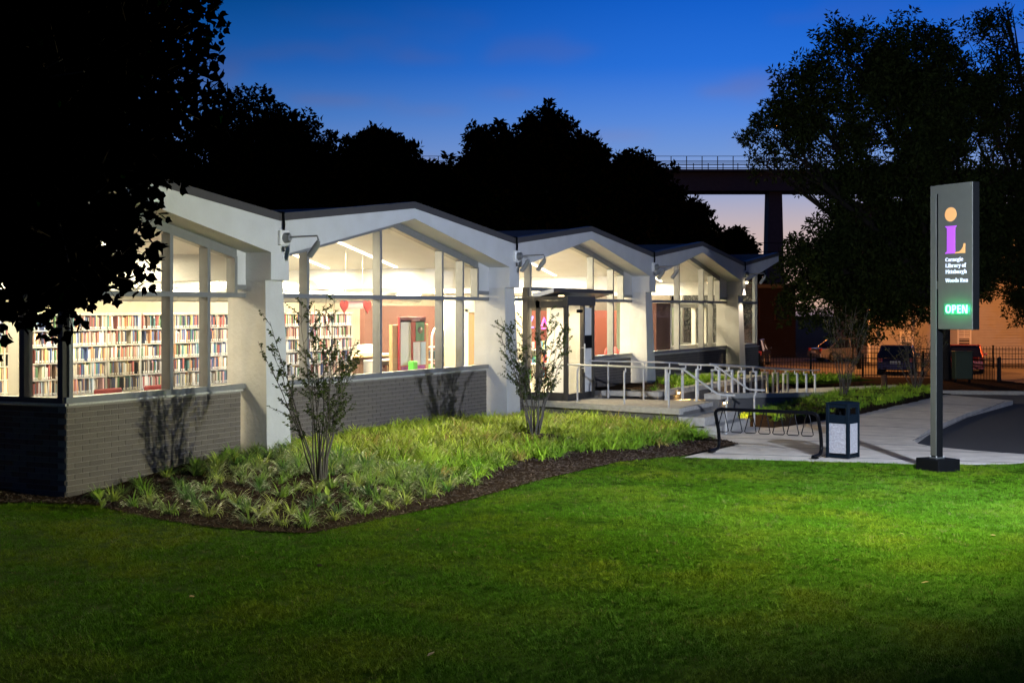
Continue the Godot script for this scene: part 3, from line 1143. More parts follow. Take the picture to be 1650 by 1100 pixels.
func inside() -> void:
	# round ducts under the ceiling
	var b := MB.new()
	b.tube([W(15.3, 17.3, 3.02), W(29.6, 17.3, 3.02)], 0.13, 20)
	var o := thing("air_duct", "long thin round steel duct over the front bookcases", "air duct", W(22, 17.3, FL))
	part(o, "pipe", b, M.duct, true)
	b = MB.new()
	for i in 24:
		b.tube([W(15.6 + i * 0.6, 17.3, 3.02), W(15.625 + i * 0.6, 17.3, 3.02)], 0.135, 20)
	part(o, "bands", b, M.duct, true)
	for q in [["fat round steel duct end above the bookcases behind the first window", 15.3, 18.0, 19.3], ["fat round steel duct end behind the window with the poster board", 21.5, 29.3, 19.6]]:
		o = thing("air_duct", q[0], "air duct", W(q[1], q[3], FL), 0)
		b = MB.new()
		var n := 1 + int((q[2] - q[1]) / 0.5)
		b.tube([W(q[1], q[3], 3.2), W(q[2], q[3], 3.2), W(q[2] + 0.12, q[3], 3.2), W(q[2] + 0.17, q[3], 3.2)], [0.27, 0.27, 0.22, 0.1], 24)
		part(o, "pipe", b, M.duct, true)
		b = MB.new()
		for i in n:
			var u: float = q[1] + 0.4 + i * 0.5
			b.tube([W(u, q[3], 3.2), W(u + 0.03, q[3], 3.2)], 0.278, 24)
		part(o, "bands", b, M.duct, true)
		b = MB.new()
		for u in [q[1] + 0.8, q[2] - 0.6]:
			b.tube([W(u, q[3], 3.4), W(u, q[3], soffit(u))], 0.008, 5)
		part(o, "hangers", b, M.duct, true)
	# inner walls
	b = MB.new()
	bar(b, 32.3, 37.2, 20.6, 20.75, FL, 2.85)
	solo("inner_wall", b, M.brown_wall, "dark brown inner wall behind the poster board", "wall")
	b = MB.new()
	bar(b, 31.0, 36.0, 17.3, 17.42, FL, 3.1)
	o = solo("inner_wall", b, M.inside_wall, "cream inner wall with a pale door beside the entrance", "wall")
	b = MB.new()
	bar(b, 32.2, 33.2, 17.25, 17.305, FL, 2.66)
	var dr := part(o, "door", b, M.wood)
	b = MB.new()
	bar(b, 32.1, 32.18, 17.24, 17.306, FL, 2.75)
	bar(b, 33.22, 33.3, 17.24, 17.306, FL, 2.75)
	bar(b, 32.1, 33.3, 17.24, 17.306, 2.67, 2.75)
	part(o, "door_frame", b, M.white_plastic)
	b = MB.new()
	face(b, 32.7, 17.246, 1.85, 0.14, 0.3)
	part(dr, "notice", b, M.book_yellow)
	b = MB.new()
	bar(b, 39.0, 50.1, 19.6, 19.75, FL, 2.7)
	solo("inner_wall", b, M.red_wall, "rust red inner wall behind the children's corner", "wall")
	b = MB.new()
	bar(b, 42.4, 43.75, 15.7, 15.85, FL, 2.95)
	solo("inner_wall", b, M.brown_wall, "red brown wall panel beside the white inner windows", "wall")
	b = MB.new()
	bar(b, 16.3, 17.2, 19.5, 19.65, FL, 2.7)
	solo("inner_wall", b, M.inside_wall, "grey cream wall pier left of the bookcases", "wall")
	b = MB.new()
	for u in [43.8, 46.4, 47.6, 49.9]:
		bar(b, u, u + 0.12, 15.7, 15.85, FL, 2.95)
	bar(b, 43.8, 50.0, 15.705, 15.845, 2.8, 2.951)
	bar(b, 43.8, 50.0, 15.705, 15.845, FL, 1.5)
	o = solo("inner_partition", b, M.white_plastic, "white framed inner glass partition of the far office", "partition")
	for s in [[43.92, 46.4], [46.52, 47.6], [47.72, 49.9]]:
		b = MB.new()
		b.poly([W(s[0], 15.78, 1.5), W(s[1], 15.78, 1.5), W(s[1], 15.78, 2.8), W(s[0], 15.78, 2.8)], Vector3(0, 0, 1))
		part(o, "pane", b, M.glass)
	b = MB.new()
	bar(b, 44.0, 50.1, 17.6, 17.75, FL, 2.95)
	solo("inner_wall", b, mat("green_wall", Color(0.14, 0.17, 0.11), 0.8), "dull green office wall behind the glass partition", "wall")
	# low shelf unit, desk and things near the middle window
	o = thing("low_bookcase", "low bookcase with white top beside the end of the tall bookcases", "bookcase", W(28.1, 17.4, FL))
	b = MB.new()
	b.cbox(Vector3(0, 0.98, 0), Vector3(1.1, 0.04, 0.42), 0.008)
	part(o, "top", b, M.white_plastic)
	b = MB.new()
	for x in [-0.53, 0.53]:
		b.box(Vector3(x, 0.48, 0), Vector3(0.03, 0.96, 0.4))
	part(o, "side_panel", b, M.shelf_metal)
	b = MB.new()
	b.box(Vector3(0, 0.48, -0.19), Vector3(1.03, 0.95, 0.02))
	part(o, "back_panel", b, M.shelf_metal)
	for y in [0.08, 0.52]:
		b = MB.new()
		b.box(Vector3(0, y, 0), Vector3(1.03, 0.025, 0.38))
		part(o, "shelf", b, M.shelf_metal)
	b = MB.new()
	b.colored = true
	for y in [0.094, 0.534]:
		var x := -0.5
		while x < 0.46:
			var w := rf(0.012, 0.03)
			b.col = [Color(0.1, 0.1, 0.1), Color(0.5, 0.5, 0.48), Color(0.2, 0.22, 0.24), Color(0.3, 0.1, 0.08), Color(0.1, 0.2, 0.25)][rng.randi() % 5]
			var h := rf(0.26, 0.34)
			b.box(Vector3(x + w * 0.5, y + h * 0.5, 0.05), Vector3(w, h, 0.2))
			x += w + 0.003
	part(o, "folders", b, mat_vertex()).set_meta("kind", "stuff")
	o = thing("poster_board", "red poster board with papers on a wooden stand behind the window", "notice board", W(28.6, 16.9, FL))
	b = MB.new()
	b.cbox(Vector3(0, 0.92, -0.06), Vector3(1.72, 1.84, 0.1), 0.01)
	part(o, "stand", b, M.wood)
	b = MB.new()
	b.cbox(Vector3(-0.02, 1.32, 0.03), Vector3(1.26, 1.42, 0.05), 0.008)
	part(o, "board", b, M.red_plastic)
	for s in [["paper", -0.36, 1.4, 0.46, 1.08, M.paper], ["poster", 0.32, 1.68, 0.42, 0.5, M.book_green], ["paper", 0.18, 1.13, 0.36, 0.56, M.paper], ["paper", 0.46, 1.13, 0.26, 0.56, M.book_pale_blue], ["poster", 0.0, 0.72, 1.1, 0.22, mat("poster_purple", Color(0.3, 0.05, 0.28), 0.6)], ["poster", -0.02, 1.96, 1.24, 0.13, M.book_dark_red]]:
		b = MB.new()
		b.box(Vector3(s[1], s[2], 0.06), Vector3(s[3], s[4], 0.008))
		part(o, s[0], b, s[5])
	b = MB.new()
	b.ball(Vector3(0.32, 1.7, 0.066), Vector3(0.13, 0.085, 0.012))
	part(o, "printed_ball", b, M.book_brown)
	b = MB.new()
	for i in 4:
		b.box(Vector3(0.1, 0.76 - i * 0.026, 0.066), Vector3(0.55 - 0.1 * (i % 3), 0.01, 0.003))
	for i in 2:
		b.box(Vector3(0.1, 1.99 - i * 0.05, 0.066), Vector3(0.6 - 0.2 * i, 0.02, 0.003))
	for i in 9:
		b.box(Vector3(0.18, 1.36 - i * 0.05, 0.066), Vector3(0.27 - 0.06 * (i % 3), 0.008, 0.003))
	part(o, "print", b, M.book_pink)
	o = thing("arched_shelf", "white arched shelf right of the poster board", "shelf", W(30.0, 16.95, FL))
	b = MB.new()
	var arc := []
	for i in 13:
		var a := PI * i / 12.0
		arc.append(Vector3(-cos(a) * 0.3, 1.45 + sin(a) * 0.3, 0))
	arc.push_front(Vector3(-0.3, 0, 0))
	arc.append(Vector3(0.3, 0, 0))
	b.tube(arc, 0.035, 6)
	part(o, "arch", b, M.white_plastic)
	for y in [0.3, 0.62, 0.94, 1.26]:
		b = MB.new()
		b.box(Vector3(0, y, -0.05), Vector3(0.56, 0.025, 0.25))
		part(o, "shelf", b, M.white_plastic)
	b = MB.new()
	b.colored = true
	for y in [0.315, 0.635, 0.955]:
		var x := -0.25
		while x < 0.22:
			b.col = cols_any()
			b.box(Vector3(x + 0.012, y + 0.11, -0.05), Vector3(0.022, rf(0.16, 0.23), 0.16))
			x += 0.026
	part(o, "discs", b, mat_vertex()).set_meta("kind", "stuff")
	# hanging heart sign
	o = thing("heart_sign", "pink sign with two hearts hanging over the bookcases", "hanging sign", W(26.6, 17.2, 2.76))
	b = MB.new()
	b.prism([Vector3(-0.5, -0.02, 0), Vector3(0.4, 0.0, 0), Vector3(0.4, 0.2, 0), Vector3(-0.5, 0.2, 0)], Vector3(0, 0, -0.02))
	part(o, "banner", b, M.book_pink)
	for x in [-0.5, 0.48]:
		var h := []
		for i in 24:
			var t := TAU * i / 24.0
			h.append(Vector3(x + pow(sin(t), 3) * 0.17, 0.06 + (13 * cos(t) - 5 * cos(2 * t) - 2 * cos(3 * t) - cos(4 * t)) * 0.0105, 0.02))
		b = MB.new()
		b.prism(h, Vector3(0, 0, -0.02))
		part(o, "heart", b, M.red_plastic)
	b = MB.new()
	for x in [-0.4, 0.3]:
		b.tube([Vector3(x, 0.2, -0.01), Vector3(x, 1.5, -0.01)], 0.004, 4)
	part(o, "strings", b, M.steel)
	# a service desk with a screen and papers, further back
	o = thing("service_desk", "wooden service desk with papers in front of the brown wall", "desk", W(30.0, 19.2, FL))
	b = MB.new()
	b.cbox(Vector3(0, 1.0, 0), Vector3(3.2, 0.05, 0.7), 0.01)
	part(o, "top", b, M.wood)
	b = MB.new()
	b.box(Vector3(0, 0.49, -0.05), Vector3(3.0, 0.97, 0.5))
	part(o, "front", b, M.dark_wood)
	solo("screen", screen_mesh(), M.black_matt, "black computer screen on the service desk", "computer screen", "", W(29.2, 19.2, FL + 1.025))
	b = MB.new()
	b.cbox(Vector3(0, 0.13, 0), Vector3(0.5, 0.26, 0.4), 0.03)
	solo("printer", b, M.white_plastic, "white printer on the service desk", "printer", "", W(30.3, 19.2, FL + 1.025))
	b = MB.new()
	b.cbox(Vector3(0, 0.12, 0), Vector3(0.2, 0.24, 0.16), 0.02)
	o = solo("green_crate", b, mat("bright_green", Color(0.1, 0.5, 0.05), 0.5), "bright green box on a black stand by the low bookcase", "box", "", W(28.0, 16.5, FL + 0.74))
	b = MB.new()
	b.box(Vector3(0, -0.37, 0), Vector3(0.26, 0.735, 0.2))
	part(o, "stand", b, M.black_matt)
	# chairs at the first window
	var ch := thing("reading_chair", "red chair back low behind the wide pane of the first window", "chair", W(16.6, 15.6, FL), 0, "red chairs at the first window")
	b = MB.new()
	b.cbox(Vector3(0, 0.87, 0.2), Vector3(0.62, 0.16, 0.05), 0.02)
	b.cbox(Vector3(0, 0.7, 0.19), Vector3(0.62, 0.1, 0.05), 0.02)
	part(ch, "backrest", b, M.red_plastic)
	b = MB.new()
	b.cbox(Vector3(0, 0.44, -0.02), Vector3(0.6, 0.06, 0.48), 0.02)
	part(ch, "seat", b, M.red_plastic)
	for x in [-0.27, 0.27]:
		for z in [-0.22, 0.2]:
			b = MB.new()
			b.tube([Vector3(x, 0, z), Vector3(x, 0.42 if z < 0 else 0.92, z)], 0.014, 6)
			part(ch, "leg", b, M.steel)
	ch = dup(ch, "red chair back low behind the narrow panes near the first column", W(17.75, 15.6, FL))
	# children's corner: tables, shelves of picture books, bright signs
	var names := ["low table with picture books right of the entrance", "low shelf of picture books before the red wall"]
	for i in 2:
		o = thing("picture_book_shelf", names[i], "shelf", W(38.2 + i * 4.2, 18.2 + i * 0.5, FL))
		b = MB.new()
		for y in [0.04, 0.5, 0.95]:
			b.box(Vector3(0, y, 0), Vector3(2.2, 0.03, 0.4))
		for x in [-1.1, 0, 1.1]:
			b.box(Vector3(x, 0.48, -0.001), Vector3(0.03, 0.93, 0.39))
		b.box(Vector3(0, 0.48, -0.21), Vector3(2.2, 0.93, 0.02))
		part(o, "frame", b, M.white_plastic)
		b = MB.new()
		b.colored = true
		for y in [0.06, 0.52, 0.97]:
			var x := -1.05
			while x < 1.0:
				b.col = cols_any()
				var w := rf(0.03, 0.25) if y > 0.9 else rf(0.02, 0.06)
				if absf(x) > 0.03 and absf(x + w) > 0.03 and x * (x + w) > 0:
					var h := rf(0.2, 0.33)
					b.box(Vector3(x + w * 0.5, y + h * 0.5, rf(-0.08, 0.08)), Vector3(w * 0.92, h, 0.03 if w > 0.1 else 0.2))
				x += w
		part(o, "picture_books", b, mat_vertex()).set_meta("kind", "stuff")
	for q in [["magenta glowing letter sign on the red wall near the third column", 43.9, 19.5, 2.42, M.neon_pink], ["blue glowing tube sign inside the entrance", 40.6, 19.5, 2.35, M.neon_blue], ["pink glowing tube sign on the red wall behind the entrance door", 41.9, 19.5, 2.3, M.neon_pink]]:
		b = MB.new()
		b.tube([Vector3(-0.3, -0.12, 0), Vector3(-0.1, 0.15, 0), Vector3(0.1, -0.1, 0), Vector3(0.3, 0.15, 0)], 0.03, 8)
		b.tube([Vector3(-0.32, -0.2, 0.02), Vector3(0.32, -0.2, 0.02)], 0.025, 8)
		solo("neon_sign", b, q[4], q[0], "neon sign", "", W(q[1], q[2], q[3]))
	for q in [["red round toy chair near the entrance window", 40.0, 16.2, 0.0], ["second red toy chair by the column", 41.2, 16.4, 1.2]]:
		o = thing("toy_chair", q[0], "chair", W(q[1], q[2], FL), q[3])
		b = MB.new()
		b.ball(Vector3(0, 0.42, 0), Vector3(0.3, 0.09, 0.28))
		part(o, "seat", b, M.red_plastic)
		b = MB.new()
		b.ball(Vector3(-0.17, 0.78, -0.2), Vector3(0.17, 0.22, 0.06))
		b.ball(Vector3(0.17, 0.78, -0.2), Vector3(0.17, 0.22, 0.06))
		part(o, "backrest", b, M.red_plastic)
		for i in 4:
			b = MB.new()
			b.tube([Vector3([-0.2, 0.2][i % 2], 0, [-0.2, 0.2][i / 2]), Vector3([-0.15, 0.15][i % 2], 0.4, [-0.15, 0.15][i / 2])], 0.02, 6)
			part(o, "leg", b, M.steel)
	o = thing("round_table", "white round cafe table seen through the entrance door", "table", W(33.6, 16.0, FL))
	b = MB.new()
	b.tube([Vector3(0, 0.71, 0), Vector3(0, 0.74, 0)], 0.4, 24)
	part(o, "top", b, M.white_plastic)
	b = MB.new()
	b.tube([Vector3(0, 0.0, 0), Vector3(0, 0.03, 0), Vector3(0, 0.031, 0), Vector3(0, 0.71, 0)], [0.26, 0.24, 0.03, 0.03], 16)
	part(o, "pedestal", b, M.steel)


var _mv: StandardMaterial3D


func mat_vertex() -> StandardMaterial3D:
	if _mv == null:
		_mv = mat("printed_covers", Color(1, 1, 1), 0.55)
		_mv.vertex_color_use_as_albedo = true
	return _mv


func cols_any() -> Color:
	var a := [Color(0.5, 0.08, 0.06), Color(0.7, 0.5, 0.08), Color(0.1, 0.35, 0.5), Color(0.7, 0.68, 0.62), Color(0.15, 0.4, 0.15), Color(0.6, 0.3, 0.4), Color(0.06, 0.06, 0.08), Color(0.5, 0.3, 0.15), Color(0.3, 0.55, 0.6)]
	return a[rng.randi() % a.size()]


func screen_mesh() -> MB:
	var b := MB.new()
	b.cbox(Vector3(0, 0.3, 0), Vector3(0.5, 0.34, 0.04), 0.008)
	b.tube([Vector3(0, 0.0, 0), Vector3(0, 0.2, 0)], 0.02, 8)
	b.cbox(Vector3(0, 0.01, 0), Vector3(0.24, 0.02, 0.18), 0.005)
	return b


# ---------------------------------------------------------------- the entrance

func entrance(lib: Node3D) -> void:
	# glass porch
	var u0 := 30.02
	var u1 := 31.62
	var d0 := 13.36
	var b := MB.new()
	for q in [[u0, d0], [u1, d0]]:
		bar(b, q[0] - 0.045, q[0] + 0.045, q[1] + 0.01, q[1] + 0.11, FL, 2.96)
	bar(b, u0 - 0.06, u0 + 0.02, 14.1, 14.2, FL, 2.96)
	bar(b, u0 - 0.08, u0 + 0.04, DG - 0.18, DG - 0.04, 0.3, 3.28)
	bar(b, u0 - 0.06, u0 + 0.05, d0 + 0.12, DG - 0.04, FL, FL + 0.2)
	bar(b, u0 - 0.06, u0 + 0.05, d0 + 0.12, DG - 0.04, 2.78, 2.96)
	bar(b, u0 + 0.06, u1 - 0.06, d0 + 0.02, d0 + 0.1, FL, FL + 0.16)
	bar(b, u0 + 0.95, u0 + 1.03, d0 + 0.01, d0 + 0.11, FL, 2.96)
	var fr := part(lib, "porch_frame", b, M.dark_frame, true)
	b = MB.new()
	bar(b, u0 - 0.063, u1 + 0.063, d0 - 0.005, d0 + 0.125, 2.84, 3.06)
	bar(b, u0 - 0.063, u0 + 0.02, d0 + 0.125, DG - 0.05, 2.965, 3.06)
	part(fr, "head", b, M.dark_frame)
	b = MB.new()
	b.poly([W(u0 + 0.06, d0 + 0.06, FL + 0.16), W(u0 + 0.95, d0 + 0.06, FL + 0.16), W(u0 + 0.95, d0 + 0.06, 2.84), W(u0 + 0.06, d0 + 0.06, 2.84)], Vector3(0, 0, 1))
	part(fr, "door_pane", b, M.glass)
	for s in [[d0 + 0.12, 14.1], [14.2, DG - 0.18]]:
		b = MB.new()
		b.poly([W(u0, s[0], FL + 0.2), W(u0, s[1], FL + 0.2), W(u0, s[1], 2.78), W(u0, s[0], 2.78)], Vector3(-1, 0, 0))
		part(fr, "side_pane", b, M.glass)
	b = MB.new()
	bar(b, u0 + 1.03, u1 - 0.06, d0 + 0.05, d0 + 0.07, FL + 0.16, 2.78)
	part(fr, "side_panel", b, M.white_plastic)
	b = MB.new()
	bar(b, u0 + 1.07, u1 - 0.1, d0 + 0.02, d0 + 0.055, 1.78, 2.1)
	part(fr, "notice_plate", b, M.black_matt)
	b = MB.new()
	b.tube([W(u0 + 0.88, d0 - 0.05, 1.2), W(u0 + 0.88, d0 - 0.05, 1.9)], 0.018, 8)
	for h in [1.3, 1.8]:
		b.tube([W(u0 + 0.88, d0 - 0.05, h), W(u0 + 0.88, d0 + 0.03, h)], 0.012, 6)
	part(fr, "door_handle", b, M.steel)
	b = MB.new()
	bar(b, u0 + 0.6, u0 + 0.85, d0 - 0.01, d0 + 0.05, 2.66, 2.74)
	part(fr, "door_closer", b, M.black_matt)
	b = MB.new()
	bar(b, u1 - 0.02, u1 + 0.06, d0 + 0.13, DG - 0.05, FL, 3.05)
	bar(b, u0 - 0.05, u1 + 0.05, d0 + 0.126, DG - 0.06, 3.02, 3.055)
	part(fr, "back_panel", b, M.white_paint)
	b = MB.new()
	bar(b, u1 + 0.08, 34.4, DG - 0.02, DG + 0.12, FL - 0.3, 3.2)
	part(lib, "porch_wall", b, M.inside_wall, true)
	b = MB.new()
	bar(b, u1 + 0.061, 34.35, DG - 0.07, DG - 0.021, FL - 0.2, 1.34)
	part(lib, "porch_brick", b, M.brick_c, true)
	# shallow canopy between two window bars, tilted up to the front
	b = MB.new()
	b.hexa([W(30.56, DG - 0.04, 3.03), W(34.5, DG - 0.04, 3.03), W(34.5, 14.0, 3.17), W(30.56, 14.0, 3.17)], [W(30.56, DG - 0.04, 3.13), W(34.5, DG - 0.04, 3.13), W(34.5, 14.0, 3.26), W(30.56, 14.0, 3.26)])
	var cn := part(lib, "entrance_canopy", b, M.dark_frame, true)
	b = MB.new()
	b.hexa([W(30.53, DG - 0.04, 3.025), W(30.558, DG - 0.04, 3.025), W(30.558, 13.99, 3.165), W(30.53, 13.99, 3.165)], [W(30.53, DG - 0.04, 3.135), W(30.558, DG - 0.04, 3.135), W(30.558, 13.99, 3.265), W(30.53, 13.99, 3.265)])
	part(cn, "edge_strip", b, M.white_plastic)
	b = MB.new()
	b.tube([W(30.8, 13.9, 3.09), W(30.8, 13.9, 3.06)], 0.07, 16)
	part(cn, "downlight", b, M.lamp_warm)
	spot(lib, "downlight_beam", W(30.8, 13.9, 3.05) - lib.position, Vector3(0, -1, 0.15), Color(1.0, 0.88, 0.66), 34.0, 76.0, 0.08)
	# landing, steps, ramp and the walls round them
	var st := thing("entrance_steps", "concrete landing with three steps up to the entrance", "steps", W(30.2, 11.5, 0))
	var pl := [Vector2(28.8, 10.15), Vector2(31.3, 10.15), Vector2(31.45, 11.75), Vector2(31.45, 13.1), Vector2(34.2, 13.1), Vector2(34.2, 14.5), Vector2(29.96, 14.5)]
	part(st, "landing", slab(pl, FL, 0.1), M.concrete, true)
	part(st, "landing_base", slab([Vector2(28.86, 10.2), Vector2(31.28, 10.2), Vector2(31.4, 11.75), Vector2(31.4, 13.1), Vector2(34.1, 13.1), Vector2(34.1, 14.45), Vector2(30.0, 14.45)], FL - 0.101, 0.7), M.aggregate, true)
	b = MB.new()
	b.prism([W(28.74, 10.1, FL - 0.13), W(28.98, 10.09, FL - 0.13), W(30.12, 14.5, FL - 0.13), W(29.88, 14.5, FL - 0.13)], Vector3(0, 0.135, 0))
	part(st, "landing_cap", b, M.concrete, true)
	for i in 2:
		b = MB.new()
		b.cbox(W(30.06, 10.0 - 0.15 - 0.3 * i, 0.36 - 0.18 * i - 0.12), Vector3(2.46, 0.24, 0.62), 0.012)
		part(st, "step", b, M.concrete, true)
	b = MB.new()
	for k in 3:                                        # dark anti-slip strips let into the nosings
		bar(b, 29.05, 31.2, 10.185 - 0.3 * k, 10.215 - 0.3 * k, FL - 0.18 * k - 0.003, FL - 0.18 * k + 0.003)
	part(st, "nosing_strips", b, M.dark_frame, true)
	var rp := thing("entrance_ramp", "long concrete ramp running down beside the planter", "ramp", W(37, 11, 0))
	b = MB.new()
	b.hexa([W(31.31, 10.36, -0.3), W(42.6, 10.36, -0.3), W(42.6, 11.6, -0.3), W(31.31, 11.6, -0.3)], [W(31.31, 10.36, FL - 0.004), W(42.6, 10.36, 0.02), W(42.6, 11.6, 0.02), W(31.31, 11.6, FL - 0.004)])
	part(rp, "ramp_slab", b, M.concrete, true)
	b = MB.new()
	b.hexa([W(31.32, 10.0, -0.3), W(32.15, 10.0, -0.3), W(32.15, 10.355, -0.3), W(31.32, 10.355, -0.3)], [W(31.32, 10.0, 0.6), W(32.15, 10.0, 0.6), W(32.15, 10.355, 0.6), W(31.32, 10.355, 0.6)])
	b.hexa([W(32.151, 10.05, -0.3), W(42.6, 10.05, -0.3), W(42.6, 10.35, -0.3), W(32.151, 10.35, -0.3)], [W(32.151, 10.05, 0.57), W(42.6, 10.05, 0.02), W(42.6, 10.35, 0.02), W(32.151, 10.35, 0.57)])
	part(rp, "ramp_wall", b, M.aggregate, true)
	b = MB.new()
	b.cbox(W(31.74, 10.17, 0.665), Vector3(0.88, 0.13, 0.42), 0.012)
	b.hexa([W(32.185, 10.0, 0.575), W(42.65, 10.0, 0.022), W(42.65, 10.355, 0.022), W(32.185, 10.355, 0.575)], [W(32.185, 10.0, 0.7), W(42.65, 10.0, 0.15), W(42.65, 10.355, 0.15), W(32.185, 10.355, 0.7)])
	part(rp, "wall_cap", b, M.concrete, true)
	var pt := thing("raised_planter", "concrete walled planter round the third column", "planter", W(36, 12.5, 0))
	b = MB.new()
	bar(b, 31.5, 41.0, 11.61, 11.85, -0.3, 0.6)
	bar(b, 31.5, 31.74, 11.851, 13.1, -0.3, 0.55)
	bar(b, 40.76, 41.0, 11.851, 14.5, -0.3, 0.6)
	part(pt, "planter_wall", b, M.brick_b, true)
	b = MB.new()
	b.cbox(W(36.25, 11.73, 0.665), Vector3(9.56, 0.13, 0.3), 0.015)
	b.cbox(W(31.62, 12.5, 0.66), Vector3(0.3, 0.13, 1.24), 0.015)
	b.cbox(W(40.88, 13.2, 0.665), Vector3(0.3, 0.13, 2.6), 0.015)
	part(pt, "wall_cap", b, M.concrete, true)
	part(pt, "soil", sheet([Vector2(31.72, 11.86), Vector2(40.78, 11.86), Vector2(40.78, 14.53), Vector2(34.3, 14.53), Vector2(34.3, 13.0), Vector2(31.72, 13.0)], 0.3, func(p: Vector2) -> float: return 0.6 + bumps.get_noise_2d(p.x * 30, p.y * 30) * 0.05), M.soil, true)
	# small recessed lamps in the walls
	for q in [["bright step light in the end of the ramp wall beside the steps", W(31.7, 9.985, 0.5), Vector3(0, -0.75, 1), 0.26], ["small lit lamp low on the planter wall at the top of the ramp", W(32.9, 11.59, 0.66 - 0.03), Vector3(-0.3, -0.7, 1), 0.12], ["small lit lamp low on the planter wall half way down the ramp", W(36.9, 11.59, 0.42), Vector3(-0.3, -0.7, 1), 0.12]]:
		var o := thing("step_light", q[0], "step light", q[1], 0, "lit step lights round the entrance")
		b = MB.new()
		b.cbox(Vector3(0, 0.05, 0.01), Vector3(q[3] * 1.25, 0.05, 0.09), 0.01)
		part(o, "hood", b, M.dark_frame)
		b = MB.new()
		b.box(Vector3(0, 0.0, 0.012), Vector3(q[3], 0.05, 0.02))
		part(o, "lamp_glass", b, M.lamp_warm)
		spot(o, "step_beam", Vector3(0, -0.01, 0.04), q[2], Color(1.0, 0.82, 0.5), 2.2 if q[3] > 0.2 else 3.5, 74.0, 0.05)
	# handrails
	var hr := thing("handrail", "steel handrail along the left edge of the landing and down the steps", "handrail", W(29.3, 11.5, 0), 0, "handrails at the entrance")
	b = MB.new()
	b.tube([W(30.2, 14.2, 1.42), W(29.8, 12.5, 1.42), W(29.05, 10.25, 1.42), W(29.0, 10.1, 1.41), W(28.98, 9.3, 0.88), W(28.98, 9.15, 0.86), W(29.0, 8.9, 0.86)], 0.024, 10)
	part(hr, "rail", b, M.steel, true)
	for q in [[29.97, 13.1, FL, 1.42], [29.6, 11.75, FL, 1.42], [29.16, 10.5, FL, 1.42], [28.99, 9.1, 0.0, 0.86]]:
		post(hr, q, Vector3(0.03, 0, 0.02), M.steel, 0.055)
	hr = thing("handrail", "short steel handrail down the right side of the steps", "handrail", W(31.2, 9.8, 0), 0, "handrails at the entrance")
	b = MB.new()
	b.tube([W(31.3, 11.0, 1.42), W(31.2, 10.2, 1.42), W(31.17, 10.05, 1.41), W(31.15, 9.25, 0.88), W(31.15, 9.1, 0.86), W(31.15, 8.85, 0.86)], 0.024, 10)
	part(hr, "rail", b, M.steel, true)
	post(hr, [31.26, 10.55, FL, 1.42], Vector3(0.03, 0, 0.02), M.post_white, 0.085)
	post(hr, [31.16, 9.1, 0.0, 0.86], Vector3(0.03, 0, 0.02), M.steel, 0.05)
	hr = thing("handrail", "long steel handrail on flat posts along the planter side of the ramp", "handrail", W(36, 11.5, 0), 0, "handrails at the entrance")
	b = MB.new()
	b.tube([W(31.4, 13.4, 1.46), W(31.35, 11.5, 1.46), W(31.5, 11.4, 1.45), W(42.6, 11.35, 0.83), W(43.2, 11.35, 0.82)], 0.022, 10)
	part(hr, "rail", b, M.steel, true)
	post(hr, [31.42, 12.9, FL, 1.46], Vector3(-0.02, 0, 0.02), M.steel, 0.055)
	post(hr, [31.38, 11.95, FL, 1.46], Vector3(-0.02, 0, 0.02), M.steel, 0.055)
	for i in 10:
		var u := 31.62 + i * 1.2
		post(hr, [u, 11.45, ramp_y(u) - 0.02, 1.445 - (u - 31.5) * 0.0559], Vector3(0.07, 0, 0.06), M.post_white, 0.095)
	hr = thing("handrail", "long steel handrail on flat posts along the outer side of the ramp", "handrail", W(36, 10.4, 0), 0, "handrails at the entrance")
	b = MB.new()
	b.tube([W(32.2, 10.52, 1.4), W(42.6, 10.52, 0.83), W(43.3, 10.52, 0.82)], 0.022, 10)
	part(hr, "rail", b, M.steel, true)
	for i in 10:
		var u := 32.6 + i * 1.08
		post(hr, [u, 10.42, ramp_y(u) - 0.02, 1.385 - (u - 32.2) * 0.0548], Vector3(-0.07, 0, -0.06), M.post_white, 0.095)


func ramp_y(u: float) -> float:
	return FL - 0.004 - (FL - 0.024) * clampf((u - 31.31) / 11.29, 0, 1)


func post(o: Node3D, q: Array, off: Vector3, m: Material, w: float) -> void:   # a flat post with a small bracket that carries the rail
	var b := MB.new()
	var at := W(q[0], q[1], 0)
	b.cbox(at + Vector3(0, (q[2] + q[3] - 0.1) * 0.5, 0), Vector3(w, q[3] - 0.1 - q[2], maxf(w * 0.5, 0.03)), 0.005)
	b.box(at + off * 0.5 + Vector3(0, q[3] - 0.12, 0), Vector3(absf(off.x) + 0.035, 0.035, absf(off.z) + 0.02))
	b.box(at + off + Vector3(0, q[3] - 0.075, 0), Vector3(0.035, 0.11, 0.025))
	part(o, "post", b, m, true)


